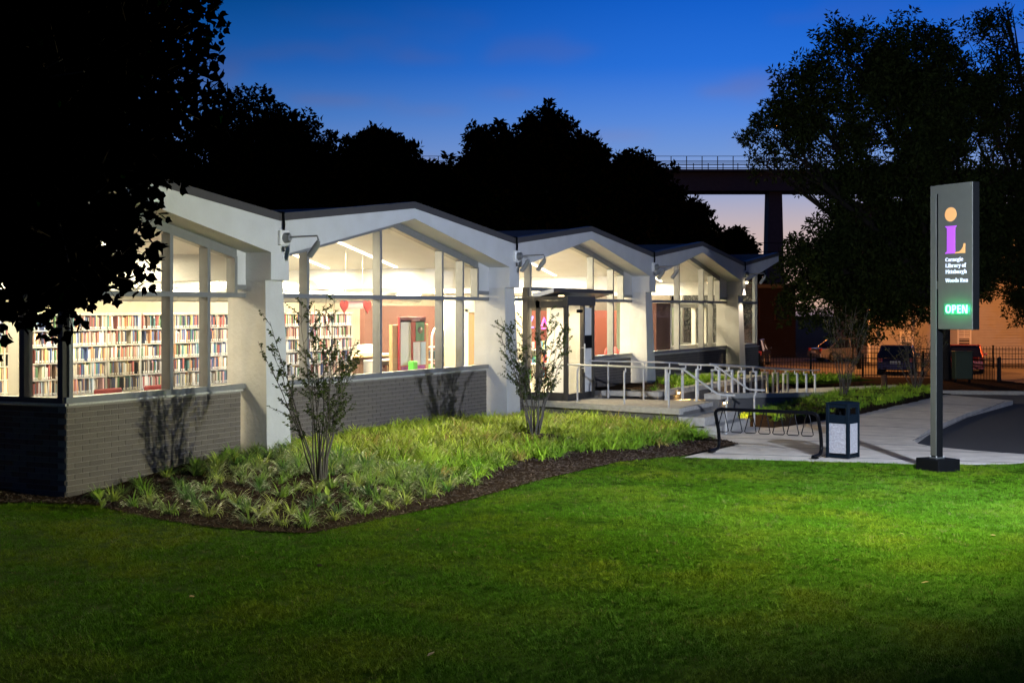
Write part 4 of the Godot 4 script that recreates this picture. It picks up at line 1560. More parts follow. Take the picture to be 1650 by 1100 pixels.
func wall_lamps() -> void:
	var names := ["grey floodlight on a bracket arm at the first roof valley above the near column", "grey floodlight on a bracket arm at the second roof valley left of the entrance", "grey floodlight on a bracket arm at the third roof valley right of the entrance", "grey floodlight on a bracket arm at the last roof valley above the lit column"]
	for i in 4:
		var v := V1 + BAY * i
		var o := thing("bracket_floodlight", names[i], "floodlight", W(v + 0.05, DF, 3.98), 0, "bracket floodlights at the roof valleys")
		var b := MB.new()
		b.cbox(Vector3(0, 0, 0.035), Vector3(0.25, 0.26, 0.07), 0.01)
		part(o, "back_plate", b, M.post_white)
		b = MB.new()
		b.tube([Vector3(0.0, 0, 0.07), Vector3(0.0, 0, 0.14), Vector3(0.0, 0, 0.17)], [0.09, 0.09, 0.06], 20)
		part(o, "hub", b, M.aluminium)
		b = MB.new()
		b.tube([Vector3(0, -0.15, 0.05), Vector3(0, -0.24, 0.05)], [0.035, 0.02], 10)
		part(o, "cable_gland", b, M.dark_frame)
		b = MB.new()
		b.tube([Vector3(0, 0.01, 0.15), Vector3(0.02, 0.02, 0.72), Vector3(0.02, -0.06, 0.75)], 0.016, 8)
		part(o, "arm", b, M.aluminium)
		for k in (2 if i == 1 or i == 2 else 1):
			b = MB.new()
			var p := Vector3(0.02, -0.06 - k * 0.02, 0.75 - k * 0.42)
			b.tube([p, p + Vector3(0, -0.07, -0.03), p + Vector3(-0.02, -0.26, -0.17), p + Vector3(-0.02, -0.28, -0.18)], [0.03, 0.055, 0.055, 0.04], 14)
			part(o, "lamp_head", b, M.aluminium)
		if i == 3:
			b = MB.new()
			b.tube([Vector3(0, -0.255, 0.09), Vector3(0, -0.33, 0.09)], 0.05, 14)
			part(o, "lamp_glass", b, M.lamp_white)
			spot(o, "wash_beam", Vector3(0, -0.34, 0.13), Vector3(0, -1, -0.12), Color(1.0, 0.92, 0.82), 9.0, 30.0, 0.03)
	# pipes and boxes on the roof
	for q in [[16.6, 19.0, 0.9, "thin dark vent pipe on the roof at the left"], [16.0, 20.4, 1.0, "second thin dark vent pipe further back on the roof at the left"], [46.9, 17.0, 0.6, "thin dark vent pipe on the roof above the last valley"]]:
		var b := MB.new()
		var h := 4.8 - 0.52 * absf(q[0] - ridge_of(q[0])) / 4.57
		b.tube([Vector3(0, 0, 0), Vector3(0, q[2], 0)], 0.04, 8)
		solo("vent_pipe", b, M.roof_trim, q[3], "vent pipe", "vent pipes on the roof", W(q[0], q[1], h + 0.05))
	var o := thing("rooftop_unit", "low flat ventilation housing on the far end of the roof", "rooftop unit", W(44.6, 24.2, 4.5))
	var b := MB.new()
	b.cbox(Vector3(0, 0.25, 0), Vector3(7.4, 0.75, 2.2), 0.03)
	part(o, "housing", b, M.roof_trim)
	b = MB.new()
	b.cbox(Vector3(0, 0.69, 0), Vector3(7.7, 0.12, 2.5), 0.02)
	part(o, "lid", b, M.post_white)


# ---------------------------------------------------------------- sign, bin, rack

func text(parent: Node3D, called: String, s: String, size: float, at: Vector3, m: Material, font := "Droid Serif", bold := false, depth := 0.008) -> MeshInstance3D:
	var f := SystemFont.new()
	f.font_names = PackedStringArray([font])
	f.font_weight = 700 if bold else 400
	var t := TextMesh.new()
	t.text = s
	t.font = f
	t.font_size = 64
	t.pixel_size = size / 64.0
	t.depth = depth
	t.horizontal_alignment = HORIZONTAL_ALIGNMENT_LEFT
	t.vertical_alignment = VERTICAL_ALIGNMENT_BOTTOM
	var o := part(parent, called, t, m)
	o.position = at
	return o


func sign_board() -> void:
	# local x runs along the panel towards the camera, local z out of the printed face
	var dir := C(0.454, -0.891, 0).normalized()
	var s := thing("library_sign", "tall grey sign board on a black post, with lettering and a green lit OPEN display", "sign", C(7.29, 23.35, 0), atan2(-dir.z, dir.x))
	var b := MB.new()
	b.cbox(Vector3(0.0, 0.09, 0), Vector3(0.54, 0.22, 0.5), 0.012)
	part(s, "base", b, M.black_matt)
	b = MB.new()
	b.cbox(Vector3(-0.02, 2.5, 0), Vector3(0.14, 4.6, 0.15), 0.01)
	part(s, "post", b, M.black_matt)
	b = MB.new()
	b.cbox(Vector3(-0.02, 0.21, 0), Vector3(0.18, 0.03, 0.19), 0.006)
	part(s, "foot_plate", b, M.sign_pole)
	for x in [-0.09, 0.05]:
		for z in [-0.08, 0.08]:
			b = MB.new()
			b.tube([Vector3(x, 0.22, z), Vector3(x, 0.245, z)], 0.012, 6)
			part(s, "bolt", b, M.steel)
	b = MB.new()
	b.cbox(Vector3(0.48, 3.635, 0.0), Vector3(0.78, 2.45, 0.148), 0.006)
	b.cbox(Vector3(0.07, 4.785, 0.0), Vector3(0.06, 0.15, 0.146), 0.006)
	b.cbox(Vector3(0.07, 3.16, 0.0), Vector3(0.07, 0.14, 0.12), 0.006)
	part(s, "panel", b, M.black_matt)
	b = MB.new()
	b.cbox(Vector3(0.48, 3.635, 0.0805), Vector3(0.776, 2.446, 0.012), 0.003)
	b.cbox(Vector3(0.066, 4.785, 0.0795), Vector3(0.07, 0.148, 0.012), 0.003)
	b.cbox(Vector3(-0.02, 2.55, 0.0800), Vector3(0.137, 4.61, 0.012), 0.003)
	b.cbox(Vector3(0.066, 3.16, 0.066), Vector3(0.07, 0.135, 0.012), 0.003)
	var fp := part(s, "face_plate", b, M.sign_face)
	# emblem: a disc over a capital letter
	b = MB.new()
	var e := []
	for i in 36:
		e.append(Vector3(0.385 + cos(TAU * i / 36) * 0.132, 4.345 + sin(TAU * i / 36) * 0.12, 0.0868))
	b.prism(e, Vector3(0, 0, 0.005))
	part(fp, "emblem_disc", b, M.print_orange)
	b = MB.new()
	b.prism([Vector3(0.28, 3.685, 0.0868), Vector3(0.485, 3.685, 0.0868), Vector3(0.485, 4.115, 0.0868), Vector3(0.52, 4.135, 0.0868), Vector3(0.52, 4.15, 0.0868), Vector3(0.26, 4.15, 0.0868), Vector3(0.26, 4.135, 0.0868), Vector3(0.3, 4.115, 0.0868), Vector3(0.3, 3.72, 0.0868), Vector3(0.26, 3.7, 0.0868), Vector3(0.26, 3.685, 0.0868)], Vector3(0, 0, 0.005))
	part(fp, "emblem_stem", b, M.print_purple)
	b = MB.new()
	b.prism([Vector3(0.486, 3.685, 0.0868), Vector3(0.71, 3.685, 0.0868), Vector3(0.71, 3.845, 0.0868), Vector3(0.675, 3.845, 0.0868), Vector3(0.662, 3.79, 0.0868), Vector3(0.625, 3.74, 0.0868), Vector3(0.57, 3.712, 0.0868), Vector3(0.486, 3.703, 0.0868)], Vector3(0, 0, 0.005))
	part(fp, "emblem_foot", b, M.print_orange)
	var lines := [["Carnegie", 3.55], ["Library of", 3.448], ["Pittsburgh", 3.345], ["Woods Run", 3.2]]
	for q in lines:
		text(fp, "lettering", q[0], 0.09, Vector3(0.262, q[1] - 0.02, 0.09), M.print_white, "Droid Serif", true)
	# LED display
	b = MB.new()
	b.cbox(Vector3(0.53, 2.75, 0.0885), Vector3(0.6, 0.2, 0.012), 0.004)
	part(s, "display_backing", b, mat("led_panel", Color(0.01, 0.12, 0.08), 0.3))
	text(s, "lit_letters", "OPEN", 0.192, Vector3(0.265, 2.675 - 0.04, 0.098), M.led_green, "Droid Sans", true, 0.008)
	for i in 3:
		omni(s, "led_light", Vector3(0.35 + 0.18 * i, 2.75, 0.17), Color(0.1, 1.0, 0.55), 0.08, 0.03)


func litter_bin() -> void:
	var dir := C(-0.775, 0.632, 0).normalized()
	var o := thing("litter_bin", "square dark blue litter bin with speckled white stone panels on the pavement", "litter bin", C(6.13, 25.28, 0.012), atan2(-dir.z, dir.x))
	var b := MB.new()
	for x in [-1, 1]:
		for z in [-1, 1]:
			b.cbox(Vector3(x * 0.2, 0.5, z * 0.2), Vector3(0.06, 1.0, 0.06), 0.006)
	part(o, "corner_posts", b, M.bin_plastic)
	b = MB.new()
	b.cbox(Vector3(0, 0.03, 0), Vector3(0.43, 0.05, 0.43), 0.006)
	part(o, "base", b, M.bin_plastic)
	for k in 4:
		b = MB.new()
		var bs := Basis(Vector3.UP, k * PI / 2)
		b.cbox(bs * Vector3(0, 0.36, 0.2), Vector3(0.345, 0.55, 0.03), 0.004, bs)
		part(o, "stone_panel", b, M.bin_stone)
		b = MB.new()
		b.cbox(bs * Vector3(0, 0.71, 0.2), Vector3(0.345, 0.16, 0.028), 0.004, bs)
		b.cbox(bs * Vector3(0, 0.955, 0.2), Vector3(0.345, 0.07, 0.028), 0.004, bs)
		part(o, "hood_panel", b, M.bin_plastic)
	b = MB.new()
	b.cbox(Vector3(0, 1.0, 0), Vector3(0.47, 0.03, 0.47), 0.01)
	b.hexa([Vector3(-0.22, 1.014, -0.22), Vector3(0.22, 1.014, -0.22), Vector3(0.22, 1.014, 0.22), Vector3(-0.22, 1.014, 0.22)], [Vector3(-0.1, 1.035, -0.1), Vector3(0.1, 1.035, -0.1), Vector3(0.1, 1.035, 0.1), Vector3(-0.1, 1.035, 0.1)])
	part(o, "lid", b, M.bin_plastic)
	b = MB.new()
	b.box(Vector3(0, 0.4, 0), Vector3(0.36, 0.72, 0.36))
	part(o, "liner", b, M.black_matt)
	b = MB.new()
	b.box(Vector3(0.0, 0.87, -0.02), Vector3(0.09, 0.24, 0.09))
	part(o, "ash_tray_post", b, M.black_matt)


func bike_rack() -> void:
	# local x runs along the bar, local z towards the camera
	var a := C(3.98, 26.35, 0.012)
	var e := C(5.72, 25.3, 0.012)
	var dir := (e - a).normalized()
	var l := a.distance_to(e)
	var o := thing("bike_rack", "black tube bicycle rack with seven hanging loops at the edge of the pavement", "bike rack", a, atan2(-dir.z, dir.x))
	var b := MB.new()
	var p := []
	var side := [Vector2(0.42, 0.04), Vector2(0.16, 0.04), Vector2(0.04, 0.05), Vector2(-0.03, 0.1), Vector2(-0.06, 0.2), Vector2(-0.02, 0.42), Vector2(0.1, 0.68), Vector2(0.13, 0.74)]   # z, y of a bent end
	for q in side:
		p.append(Vector3(0.0, q.y, q.x))
	for q in [[0.02, 0.785], [0.06, 0.81], [0.13, 0.822], [l - 0.13, 0.822], [l - 0.06, 0.81], [l - 0.02, 0.785]]:
		p.append(Vector3(q[0], q[1], 0.14))
	for i in range(side.size() - 1, -1, -1):
		p.append(Vector3(l, side[i].y, side[i].x))
	b.tube(p, 0.034, 12)
	part(o, "frame", b, M.black_paint)
	for x in [0.0, l]:
		b = MB.new()
		b.cbox(Vector3(x, 0.008, 0.3), Vector3(0.1, 0.012, 0.16), 0.003)
		part(o, "foot_plate", b, M.black_matt)
	for i in 7:
		var c := 0.17 + i * (l - 0.36) / 6.0
		b = MB.new()
		b.tube([Vector3(c - 0.02, 0.8, 0.14), Vector3(c - 0.1, 0.48, 0.17), Vector3(c - 0.115, 0.42, 0.175), Vector3(c - 0.09, 0.395, 0.175), Vector3(c + 0.09, 0.395, 0.175), Vector3(c + 0.115, 0.42, 0.175), Vector3(c + 0.1, 0.48, 0.17), Vector3(c + 0.02, 0.8, 0.14)], 0.0095, 8)
		part(o, "loop", b, M.black_paint)


# ---------------------------------------------------------------- plants

func branchlet(l: float, n: int, leaf_l: float, leaf_w: float, droop: float, sd: int, tone: Array, lobed := false) -> ArrayMesh:   # a leafy twig that points along y
	var r := RandomNumberGenerator.new()
	r.seed = sd
	var b := MB.new()
	b.colored = true
	b.col = Color(0.02, 0.016, 0.012)
	var bend := Vector3(r.randf_range(-0.2, 0.2), -droop, r.randf_range(-0.2, 0.2))
	var at := func(t: float) -> Vector3: return Vector3(0, l * t, 0) + bend * l * t * t * 0.5
	b.tube([at.call(0.0), at.call(0.5), at.call(1.0)], [0.012 * l, 0.008 * l, 0.003 * l], 3, false)
	for i in n:
		var t := pow(r.randf(), 0.7)
		var a := r.randf_range(0, TAU)
		var side := Vector3(cos(a), 0, sin(a))
		var p: Vector3 = at.call(t) + side * l * 0.3 * r.randf() * (1.15 - 0.75 * t)
		var d := (side * 0.8 + Vector3(0, r.randf_range(0.1, 1.1), 0) + Vector3(r.randf_range(-1, 1), r.randf_range(-1.0, 0.2), r.randf_range(-1, 1)) * 0.6).normalized()
		var up := Vector3(r.randf_range(-1, 1), r.randf_range(-0.5, 1), r.randf_range(-1, 1)).normalized()
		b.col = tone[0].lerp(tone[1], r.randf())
		if lobed:
			b.lobed_leaf(p, d, up, leaf_l * r.randf_range(0.7, 1.2))
		else:
			var s := d.cross(up).normalized() * leaf_w * 0.5 * r.randf_range(0.7, 1.2)
			var k := leaf_l * r.randf_range(0.7, 1.25)
			b.tri(p, p + d * k * 0.45 + s, p + d * k)
			b.tri(p, p + d * k, p + d * k * 0.45 - s)
	return b.mesh()


func turned(r: RandomNumberGenerator, s: float, at: Vector3) -> Transform3D:
	return Transform3D(Basis.from_euler(Vector3(r.randf_range(-0.6, 0.6), r.randf_range(0, TAU), r.randf_range(-0.6, 0.6))).scaled(Vector3.ONE * s), at)


func tree(called: String, label: String, group: String, at: Vector3, trunk: Array, lobes: Array, n: int, twigs: Array, leaf_mat: Material, sd: int, gap := 0.0, fine := 0.3, inner := 0.5, reach := 0.6) -> void:
	# trunk: [radius, height at which it forks]; lobes: [place in the scene, radii]; gap: how much of the crown is left open
	var r := RandomNumberGenerator.new()
	r.seed = sd
	var o := thing(called, label, "tree", at, 0, group)
	var b := MB.new()
	var fork := Vector3(r.randf_range(-0.2, 0.2), trunk[1], r.randf_range(-0.2, 0.2))
	b.tube([Vector3(0, -0.3, 0), Vector3(0, 0.15, 0), Vector3(fork.x * 0.3, trunk[1] * 0.5, fork.z * 0.3), fork], [trunk[0] * 1.6, trunk[0] * 1.1, trunk[0] * 0.9, trunk[0] * 0.8], 10)
	part(o, "trunk", b, M.bark)
	b = MB.new()
	var total := 0.0
	for q in lobes:
		var c: Vector3 = q[0] - at
		var rad: Vector3 = q[1]
		var mid := fork.lerp(c, 0.5) + Vector3(r.randf_range(-0.4, 0.4), r.randf_range(0.0, 0.5), r.randf_range(-0.4, 0.4))
		b.tube([fork, mid, c], [trunk[0] * 0.5, trunk[0] * 0.34, trunk[0] * 0.18], 6)
		for k in 9:
			var dir := Vector3(r.randf_range(-1, 1), r.randf_range(-0.5, 1), r.randf_range(-1, 1)).normalized()
			var tip := c + dir * rad * r.randf_range(0.75, 0.98)
			var from := mid.lerp(c, r.randf_range(0.2, 1.0))
			b.tube([from, from.lerp(tip, 0.5) + Vector3(0, r.randf_range(0, 0.3), 0), tip], [trunk[0] * 0.16, trunk[0] * 0.1, trunk[0] * 0.03], 5)
		total += pow(rad.x * rad.y * rad.z, 0.8)
	part(o, "limbs", b, M.bark)
	var holes := FastNoiseLite.new()
	holes.seed = sd
	holes.frequency = fine
	holes.fractal_octaves = 2
	var st := SurfaceTool.new()
	st.begin(Mesh.PRIMITIVE_TRIANGLES)
	for q in lobes:
		var c: Vector3 = q[0] - at
		var rad: Vector3 = (q[1] - Vector3.ONE * reach).max(q[1] * 0.35)
		for i in int(n * pow(q[1].x * q[1].y * q[1].z, 0.8) / total):
			var d := Vector3(r.randfn(), r.randfn(), r.randfn()).normalized()
			var p := c + d * rad * pow(r.randf(), inner) * (0.95 + 0.3 * holes.get_noise_3dv(d * 6.0 + c))
			if holes.get_noise_3dv(p * 2.0 + Vector3(9, 0, 0)) < (gap * (0.5 + 0.75 * smoothstep(4.5, 9.0, p.y)) if gap > 0.2 else gap) - 0.5:
				continue
			var y := (d + Vector3(r.randf_range(-0.6, 0.6), r.randf_range(-0.1, 0.9), r.randf_range(-0.6, 0.6))).normalized()
			var x := y.cross(Vector3(r.randf_range(-1, 1), r.randf_range(-1, 1), r.randf_range(-1, 1))).normalized()
			var s := r.randf_range(0.7, 1.25)
			st.append_from(twigs[r.randi() % twigs.size()], 0, Transform3D(Basis(x, y, x.cross(y)).scaled(Vector3.ONE * s), p))
	part(o, "crown", st.commit(), leaf_mat)


func shrub(called: String, label: String, group: String, at: Vector3, h: float, w: float, n: int, leaves: int, sd: int, tone: Array, lw := 0.036) -> void:
	var r := RandomNumberGenerator.new()
	r.seed = sd
	var o := thing(called, label, "shrub", at, 0, group)
	var lv := MB.new()
	lv.colored = true
	var tw := MB.new()
	for i in n:
		var a := TAU * i / n + r.randf_range(-0.25, 0.25)
		var out := Vector3(cos(a), 0, sin(a))
		var lean := r.randf_range(0.12, 1.0) * w
		var top := h * r.randf_range(0.66, 1.0) * (1.12 - 0.3 * lean / w)
		var pts := []
		var rad := []
		var foot := out * r.randf_range(0.02, 0.1)
		for k in 7:
			var t := k / 6.0
			pts.append(foot + out * lean * (t * 0.75 + t * t * 0.25) + Vector3(r.randf_range(-1, 1) * 0.03, top * t, r.randf_range(-1, 1) * 0.03) - Vector3(0, 0.05 if k == 0 else 0.0, 0))
			rad.append(lerpf(0.016, 0.003, pow(t, 0.7)))
		var b := MB.new()
		b.tube(pts, rad, 6)
		part(o, "stem", b, M.twig)
		for k in 14:
			var t := r.randf_range(0.28, 0.98)
			var f := t * 6.0
			var from: Vector3 = pts[int(f)].lerp(pts[mini(int(f) + 1, 6)], f - int(f))
			var a2 := a + r.randf_range(-1.9, 1.9)
			var dir := Vector3(cos(a2), r.randf_range(0.5, 1.6), sin(a2)).normalized()
			var len := r.randf_range(0.15, 0.5) * (1.15 - t * 0.5)
			var tip := from + dir * len
			tw.tube([from, from.lerp(tip, 0.5) + Vector3(0, 0.02, 0), tip], [0.0055, 0.004, 0.002], 4, false)
			for j in int(leaves / (14.0 * n)):
				var p := from.lerp(tip, r.randf_range(0.25, 1.05))
				var ld := (dir * 0.4 + Vector3(r.randf_range(-1, 1), r.randf_range(-0.6, 0.6), r.randf_range(-1, 1))).normalized()
				lv.col = tone[0].lerp(tone[1], r.randf())
				lv.leaf(p, ld, Vector3(r.randf_range(-1, 1), 1, r.randf_range(-1, 1)).normalized(), lw * r.randf_range(1.1, 2.0), lw * r.randf_range(0.7, 1.2))
	part(o, "twigs", tw, M.twig)
	part(o, "leaves", lv, M.leaf)


func tuft(n: int, h: float, w: float, bend: float, spread: float, seg: int, sd: int) -> ArrayMesh:
	var r := RandomNumberGenerator.new()
	r.seed = sd
	var b := MB.new()
	for i in n:
		var a := r.randf_range(0, TAU)
		var d := Vector3(cos(a), 0, sin(a))
		b.blade(d * r.randf_range(0, spread) + Vector3(0, -0.01, 0), d.rotated(Vector3.UP, r.randf_range(-0.6, 0.6)), h * r.randf_range(0.55, 1.1), w * r.randf_range(0.7, 1.2), bend * r.randf_range(0.3, 1.15), seg)
	return b.mesh()


func upright(r: RandomNumberGenerator, s: float, at: Vector3) -> Transform3D:
	return Transform3D(Basis(Vector3.UP, r.randf_range(0, TAU)).scaled(Vector3(s, s * r.randf_range(0.85, 1.15), s)), at)


func plants() -> void:
	var r := RandomNumberGenerator.new()
	r.seed = 77
	var litter := []
	# lawn
	var lawn_poly := PackedVector2Array(bed_front.slice(0, 15) + [Vector2(24.16, 8.2), Vector2(24.46, 6.16), Vector2(24.85, 4.26), Vector2(25.66, 2.6), Vector2(27.1, -1), Vector2(29, -9), Vector2(10, -22), Vector2(-14, -14), Vector2(-14, 22), Vector2(4, 22)])
	var patch := FastNoiseLite.new()
	patch.seed = 31
	patch.frequency = 0.16
	patch.fractal_octaves = 4
	var kinds := [tuft(15, 0.062, 0.0042, 0.9, 0.05, 2, 1), tuft(12, 0.07, 0.0045, 1.2, 0.06, 2, 2), tuft(15, 0.05, 0.004, 0.7, 0.055, 2, 3)]
	var pl := [[], [], []]
	var cl := [[], [], []]
	for i in 185000:
		var z := 8.6 + 18.5 * pow(r.randf(), 1.25)
		var x := r.randf_range(-0.52, 0.52) * z
		var p := C(x, z, 0)
		var q := Vector2(p.x, -p.z)
		if not Geometry2D.is_point_in_polygon(q, lawn_poly):
			continue
		var mow := sin((x * 0.75 + z * 0.4) * 1.6) * 0.5 + 0.5
		var dry := clampf(patch.get_noise_2d(q.x * 3.0, q.y * 3.0) * 1.3 + 0.25, 0, 1)
		var bare := patch.get_noise_2d(q.x * 9.0 + 50.0, q.y * 9.0)
		if bare < -0.3 and r.randf() < 0.7:
			continue
		p.y = lawn_y(q) - 0.006
		var k := r.randi() % 3
		var s := r.randf_range(0.75, 1.2) * (1.0 + 0.25 * patch.get_noise_2d(q.x * 5.0, q.y * 5.0 + 90.0))
		pl[k].append(upright(r, s, p))
		var c := Color(0.078, 0.18, 0.007).lerp(Color(0.21, 0.235, 0.014), dry * 0.65)
		c = c.lerp(Color(0.08, 0.21, 0.02), mow * 0.3) * r.randf_range(0.7, 1.25)
		if r.randf() < 0.03:
			c = Color(0.2, 0.19, 0.07)
		cl[k].append(c)
	var grass := Node3D.new()
	grass.name = "lawn_grass"
	add_child(grass)
	grass.set_meta("kind", "stuff")
	tag(grass, "mown green grass blades of the lawn in front of the library", "grass")
	for k in 3:
		many(grass, "blades", kinds[k], M.lawn_blade, pl[k], cl[k])
	# mulch chips
	var chip := MB.new()
	chip.cbox(Vector3.ZERO, Vector3(0.045, 0.008, 0.014), 0.003)
	var places := []
	var colors := []
	var bed_poly := PackedVector2Array(bed_front + [Vector2(27.2, 8.4), Vector2(28.2, 9.65), Vector2(28.75, 9.9), Vector2(29.9, 14.5), Vector2(14.8, 14.5), Vector2(14.8, 20), Vector2(8, 20)])
	for i in 42000:
		var q := Vector2(r.randf_range(11.5, 30), r.randf_range(8.1, 17.5))
		if not Geometry2D.is_point_in_polygon(q, bed_poly) or (bed_dist(q) > 2.2 and r.randf() < 0.6):
			continue
		var t := turned(r, r.randf_range(0.5, 1.5), W(q.x, q.y, bed_y(q) + 0.004))
		places.append(t)
		colors.append(Color(0.62, 0.52, 0.42).lerp(Color(1.7, 1.6, 1.5), pow(r.randf(), 4.0)) * r.randf_range(0.5, 1.2))
	var mu := many(self, "mulch_chips", chip.mesh(), M.chips, places, colors)
	tag(mu, "brown bark chips strewn over the planting bed", "mulch")
	# arching grass-like plants
	var tufts := []
	for i in 4:
		tufts.append(tuft(52, 0.44, 0.02, 2.5, 0.1, 6, 40 + i))
	var fills := [[], [], [], []]
	var tints := [[], [], [], []]
	var named := 0
	var first: Node3D
	var spots := []
	for i in 14000:
		var q := Vector2(r.randf_range(12.6, 29.6), r.randf_range(8.4, 16.6))
		if not Geometry2D.is_point_in_polygon(q, bed_poly) or q.y > 14.35 and q.x > 14.4:
			continue
		var dist := bed_dist(q)
		var need := lerpf(0.36, 0.15, smoothstep(14.5, 20.5, q.x))
		var edge := lerpf(0.35, 1.15, smoothstep(16, 21, q.x)) * (1.0 + 0.5 * patch.get_noise_2d(q.x * 6.0, q.y * 6.0))
		if q.x > 24:
			edge = lerpf(edge, 1.0, 0.5)
		if dist < edge or (q.distance_to(Vector2(23.9, 11.35)) < 0.55 or q.distance_to(Vector2(16.9, 11.55)) < 0.35):
			continue
		if patch.get_noise_2d(q.x * 4.0 + 7.0, q.y * 4.0) < -0.28:
			continue
		var ok := true
		for s in spots:
			if s.distance_squared_to(q) < need * need:
				ok = false
				break
		if ok:
			spots.append(q)
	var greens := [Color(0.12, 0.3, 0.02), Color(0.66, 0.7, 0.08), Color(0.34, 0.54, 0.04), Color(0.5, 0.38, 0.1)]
	for q in spots:
		var g := 0.0
		var pick := r.randf()
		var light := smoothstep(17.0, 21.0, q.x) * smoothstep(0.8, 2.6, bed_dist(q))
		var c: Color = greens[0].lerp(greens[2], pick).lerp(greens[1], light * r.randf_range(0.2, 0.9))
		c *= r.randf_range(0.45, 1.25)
		if r.randf() < 0.06:
			c = greens[3]
		var s := r.randf_range(0.7, 1.1) * lerpf(0.8, 1.0, smoothstep(16, 20, q.x))
		var at := W(q.x, q.y, bed_y(q))
		if q.x < 19.0 and named < 230:
			named += 1
			var o := solo("grass_tuft", tufts[named % 4], tuft_mat(named % 5), tuft_label(q, s, named % 5), "plant", "grass tufts in the near part of the bed", at, r.randf_range(0, TAU))
			o.scale = Vector3.ONE * s
		else:
			var k := r.randi() % 4
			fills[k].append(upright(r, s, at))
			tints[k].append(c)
	var lily := Node3D.new()
	lily.name = "bed_grass"
	add_child(lily)
	lily.set_meta("kind", "stuff")
	tag(lily, "dense arching yellow green grass-like plants filling the bed", "ground cover")
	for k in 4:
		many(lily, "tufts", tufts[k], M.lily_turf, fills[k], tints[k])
	# grasses of the planter and the bed on the right
	var sets := [["planter_grass", "green grass-like plants in the raised planter", [Vector2(31.9, 12.3), Vector2(40.6, 12.3), Vector2(40.6, 14.3), Vector2(38.2, 14.3), Vector2(38.2, 13.6), Vector2(36.8, 13.6), Vector2(36.8, 12.6)], 0.22, 0.62], ["side_bed_grass", "green grass-like plants of the bed right of the steps", [Vector2(31.7, 9.7), Vector2(31.5, 8.75), Vector2(33, 8.5), Vector2(36.4, 7.85), Vector2(40.2, 7.55), Vector2(43.7, 7.3), Vector2(46.6, 7.5), Vector2(46.8, 8.2), Vector2(43.4, 9.8), Vector2(40, 9.95)], 0.2, 0.16], ["slope_grass", "long green grass on the slope behind the ramp", [Vector2(41.2, 12.2), Vector2(45.8, 12.8), Vector2(52, 11), Vector2(53, 14), Vector2(50, 15.4), Vector2(41.3, 14.4)], 0.22, 0.2]]
	for e in sets:
		var fl := [[], [], [], []]
		var ti := [[], [], [], []]
		var py := PackedVector2Array(e[2])
		for i in 2600:
			var q := Vector2(r.randf_range(31, 53), r.randf_range(7.2, 16))
			if not Geometry2D.is_point_in_polygon(q, py):
				continue
			var k := r.randi() % 4
			fl[k].append(upright(r, r.randf_range(0.5, 0.95), W(q.x, q.y, e[4] - (0.0 if e[4] > 0.5 else 0.05))))
			ti[k].append(greens[0].lerp(greens[2], r.randf()).lerp(greens[1], r.randf() * 0.3))
		var o := Node3D.new()
		o.name = e[0]
		add_child(o)
		o.set_meta("kind", "stuff")
		tag(o, e[1], "ground cover")
		for k in 4:
			many(o, "tufts", tufts[k], M.lily_turf, fl[k], ti[k])
	# dry leaves blown onto the lawn
	for i in 16:
		var at := C(r.randf_range(-3.6, 7.0), r.randf_range(9.5, 21.0), 0)
		if not Geometry2D.is_point_in_polygon(Vector2(at.x, -at.z), lawn_poly):
			continue
		at.y = 0.045
		litter.append(turned(r, r.randf_range(0.7, 1.3), at))
	var lf := MB.new()
	lf.lobed_leaf(Vector3.ZERO, Vector3(1, 0, 0), Vector3.UP, 0.06)
	var lm := leafy("dry_leaf", Color(0.3, 0.2, 0.06), 0.2)
	lm.vertex_color_use_as_albedo = false
	var lo := many(self, "fallen_leaves", lf.mesh(), lm, litter)
	tag(lo, "small dry leaves scattered over the lawn", "fallen leaves")
	# shrubs
	var tone := [Color(0.03, 0.05, 0.014), Color(0.075, 0.095, 0.025)]
	shrub("shrub", "tall sparse many-stemmed shrub in the bed before the near column", "", W(16.9, 11.55, bed_y(Vector2(16.9, 11.55))), 2.85, 0.92, 15, 4200, 5, tone, 0.03)
	shrub("shrub", "sparse many-stemmed shrub on a mulch mound left of the entrance", "", W(23.9, 11.35, bed_y(Vector2(23.9, 11.35))), 2.6, 0.95, 15, 4000, 6, tone, 0.03)
	var tone2 := [Color(0.05, 0.055, 0.02), Color(0.12, 0.11, 0.045)]
	shrub("shrub", "thin bare-stemmed shrub behind the litter bin", "", W(41.0, 9.2, 0.18), 2.9, 1.3, 12, 700, 7, tone2, 0.04)
	shrub("shrub", "spreading grey-stemmed shrub in the bed left of the sign", "", W(45.3, 7.9, 0.16), 2.3, 1.5, 14, 700, 8, tone2, 0.045)
	# weeds and a yellow leafed plant or two
	for q in [[W(14.2, 13.3, 0), "yellow green broad-leafed weed at the left end of the bed"], [W(15.4, 10.4, 0), "yellow leafed weed at the front of the bed"], [W(27.2, 10.6, 0), "bright green broad-leafed weed beside the landing"], [W(25.9, 10.4, 0), "light green weed before the second shrub"]]:
		var at: Vector3 = q[0]
		at.y = bed_y(Vector2(at.x, -at.z))
		var b := MB.new()
		for i in 9:
			var a := TAU * i / 9.0 + r.randf_range(-0.3, 0.3)
			b.leaf(Vector3(0, 0.03 * i * 0.6, 0), Vector3(cos(a), r.randf_range(0.5, 1.3), sin(a)).normalized(), Vector3.UP, r.randf_range(0.12, 0.22), 0.08)
		solo("weed", b, weed_mat(), q[1], "plant", "weeds in the bed", at)


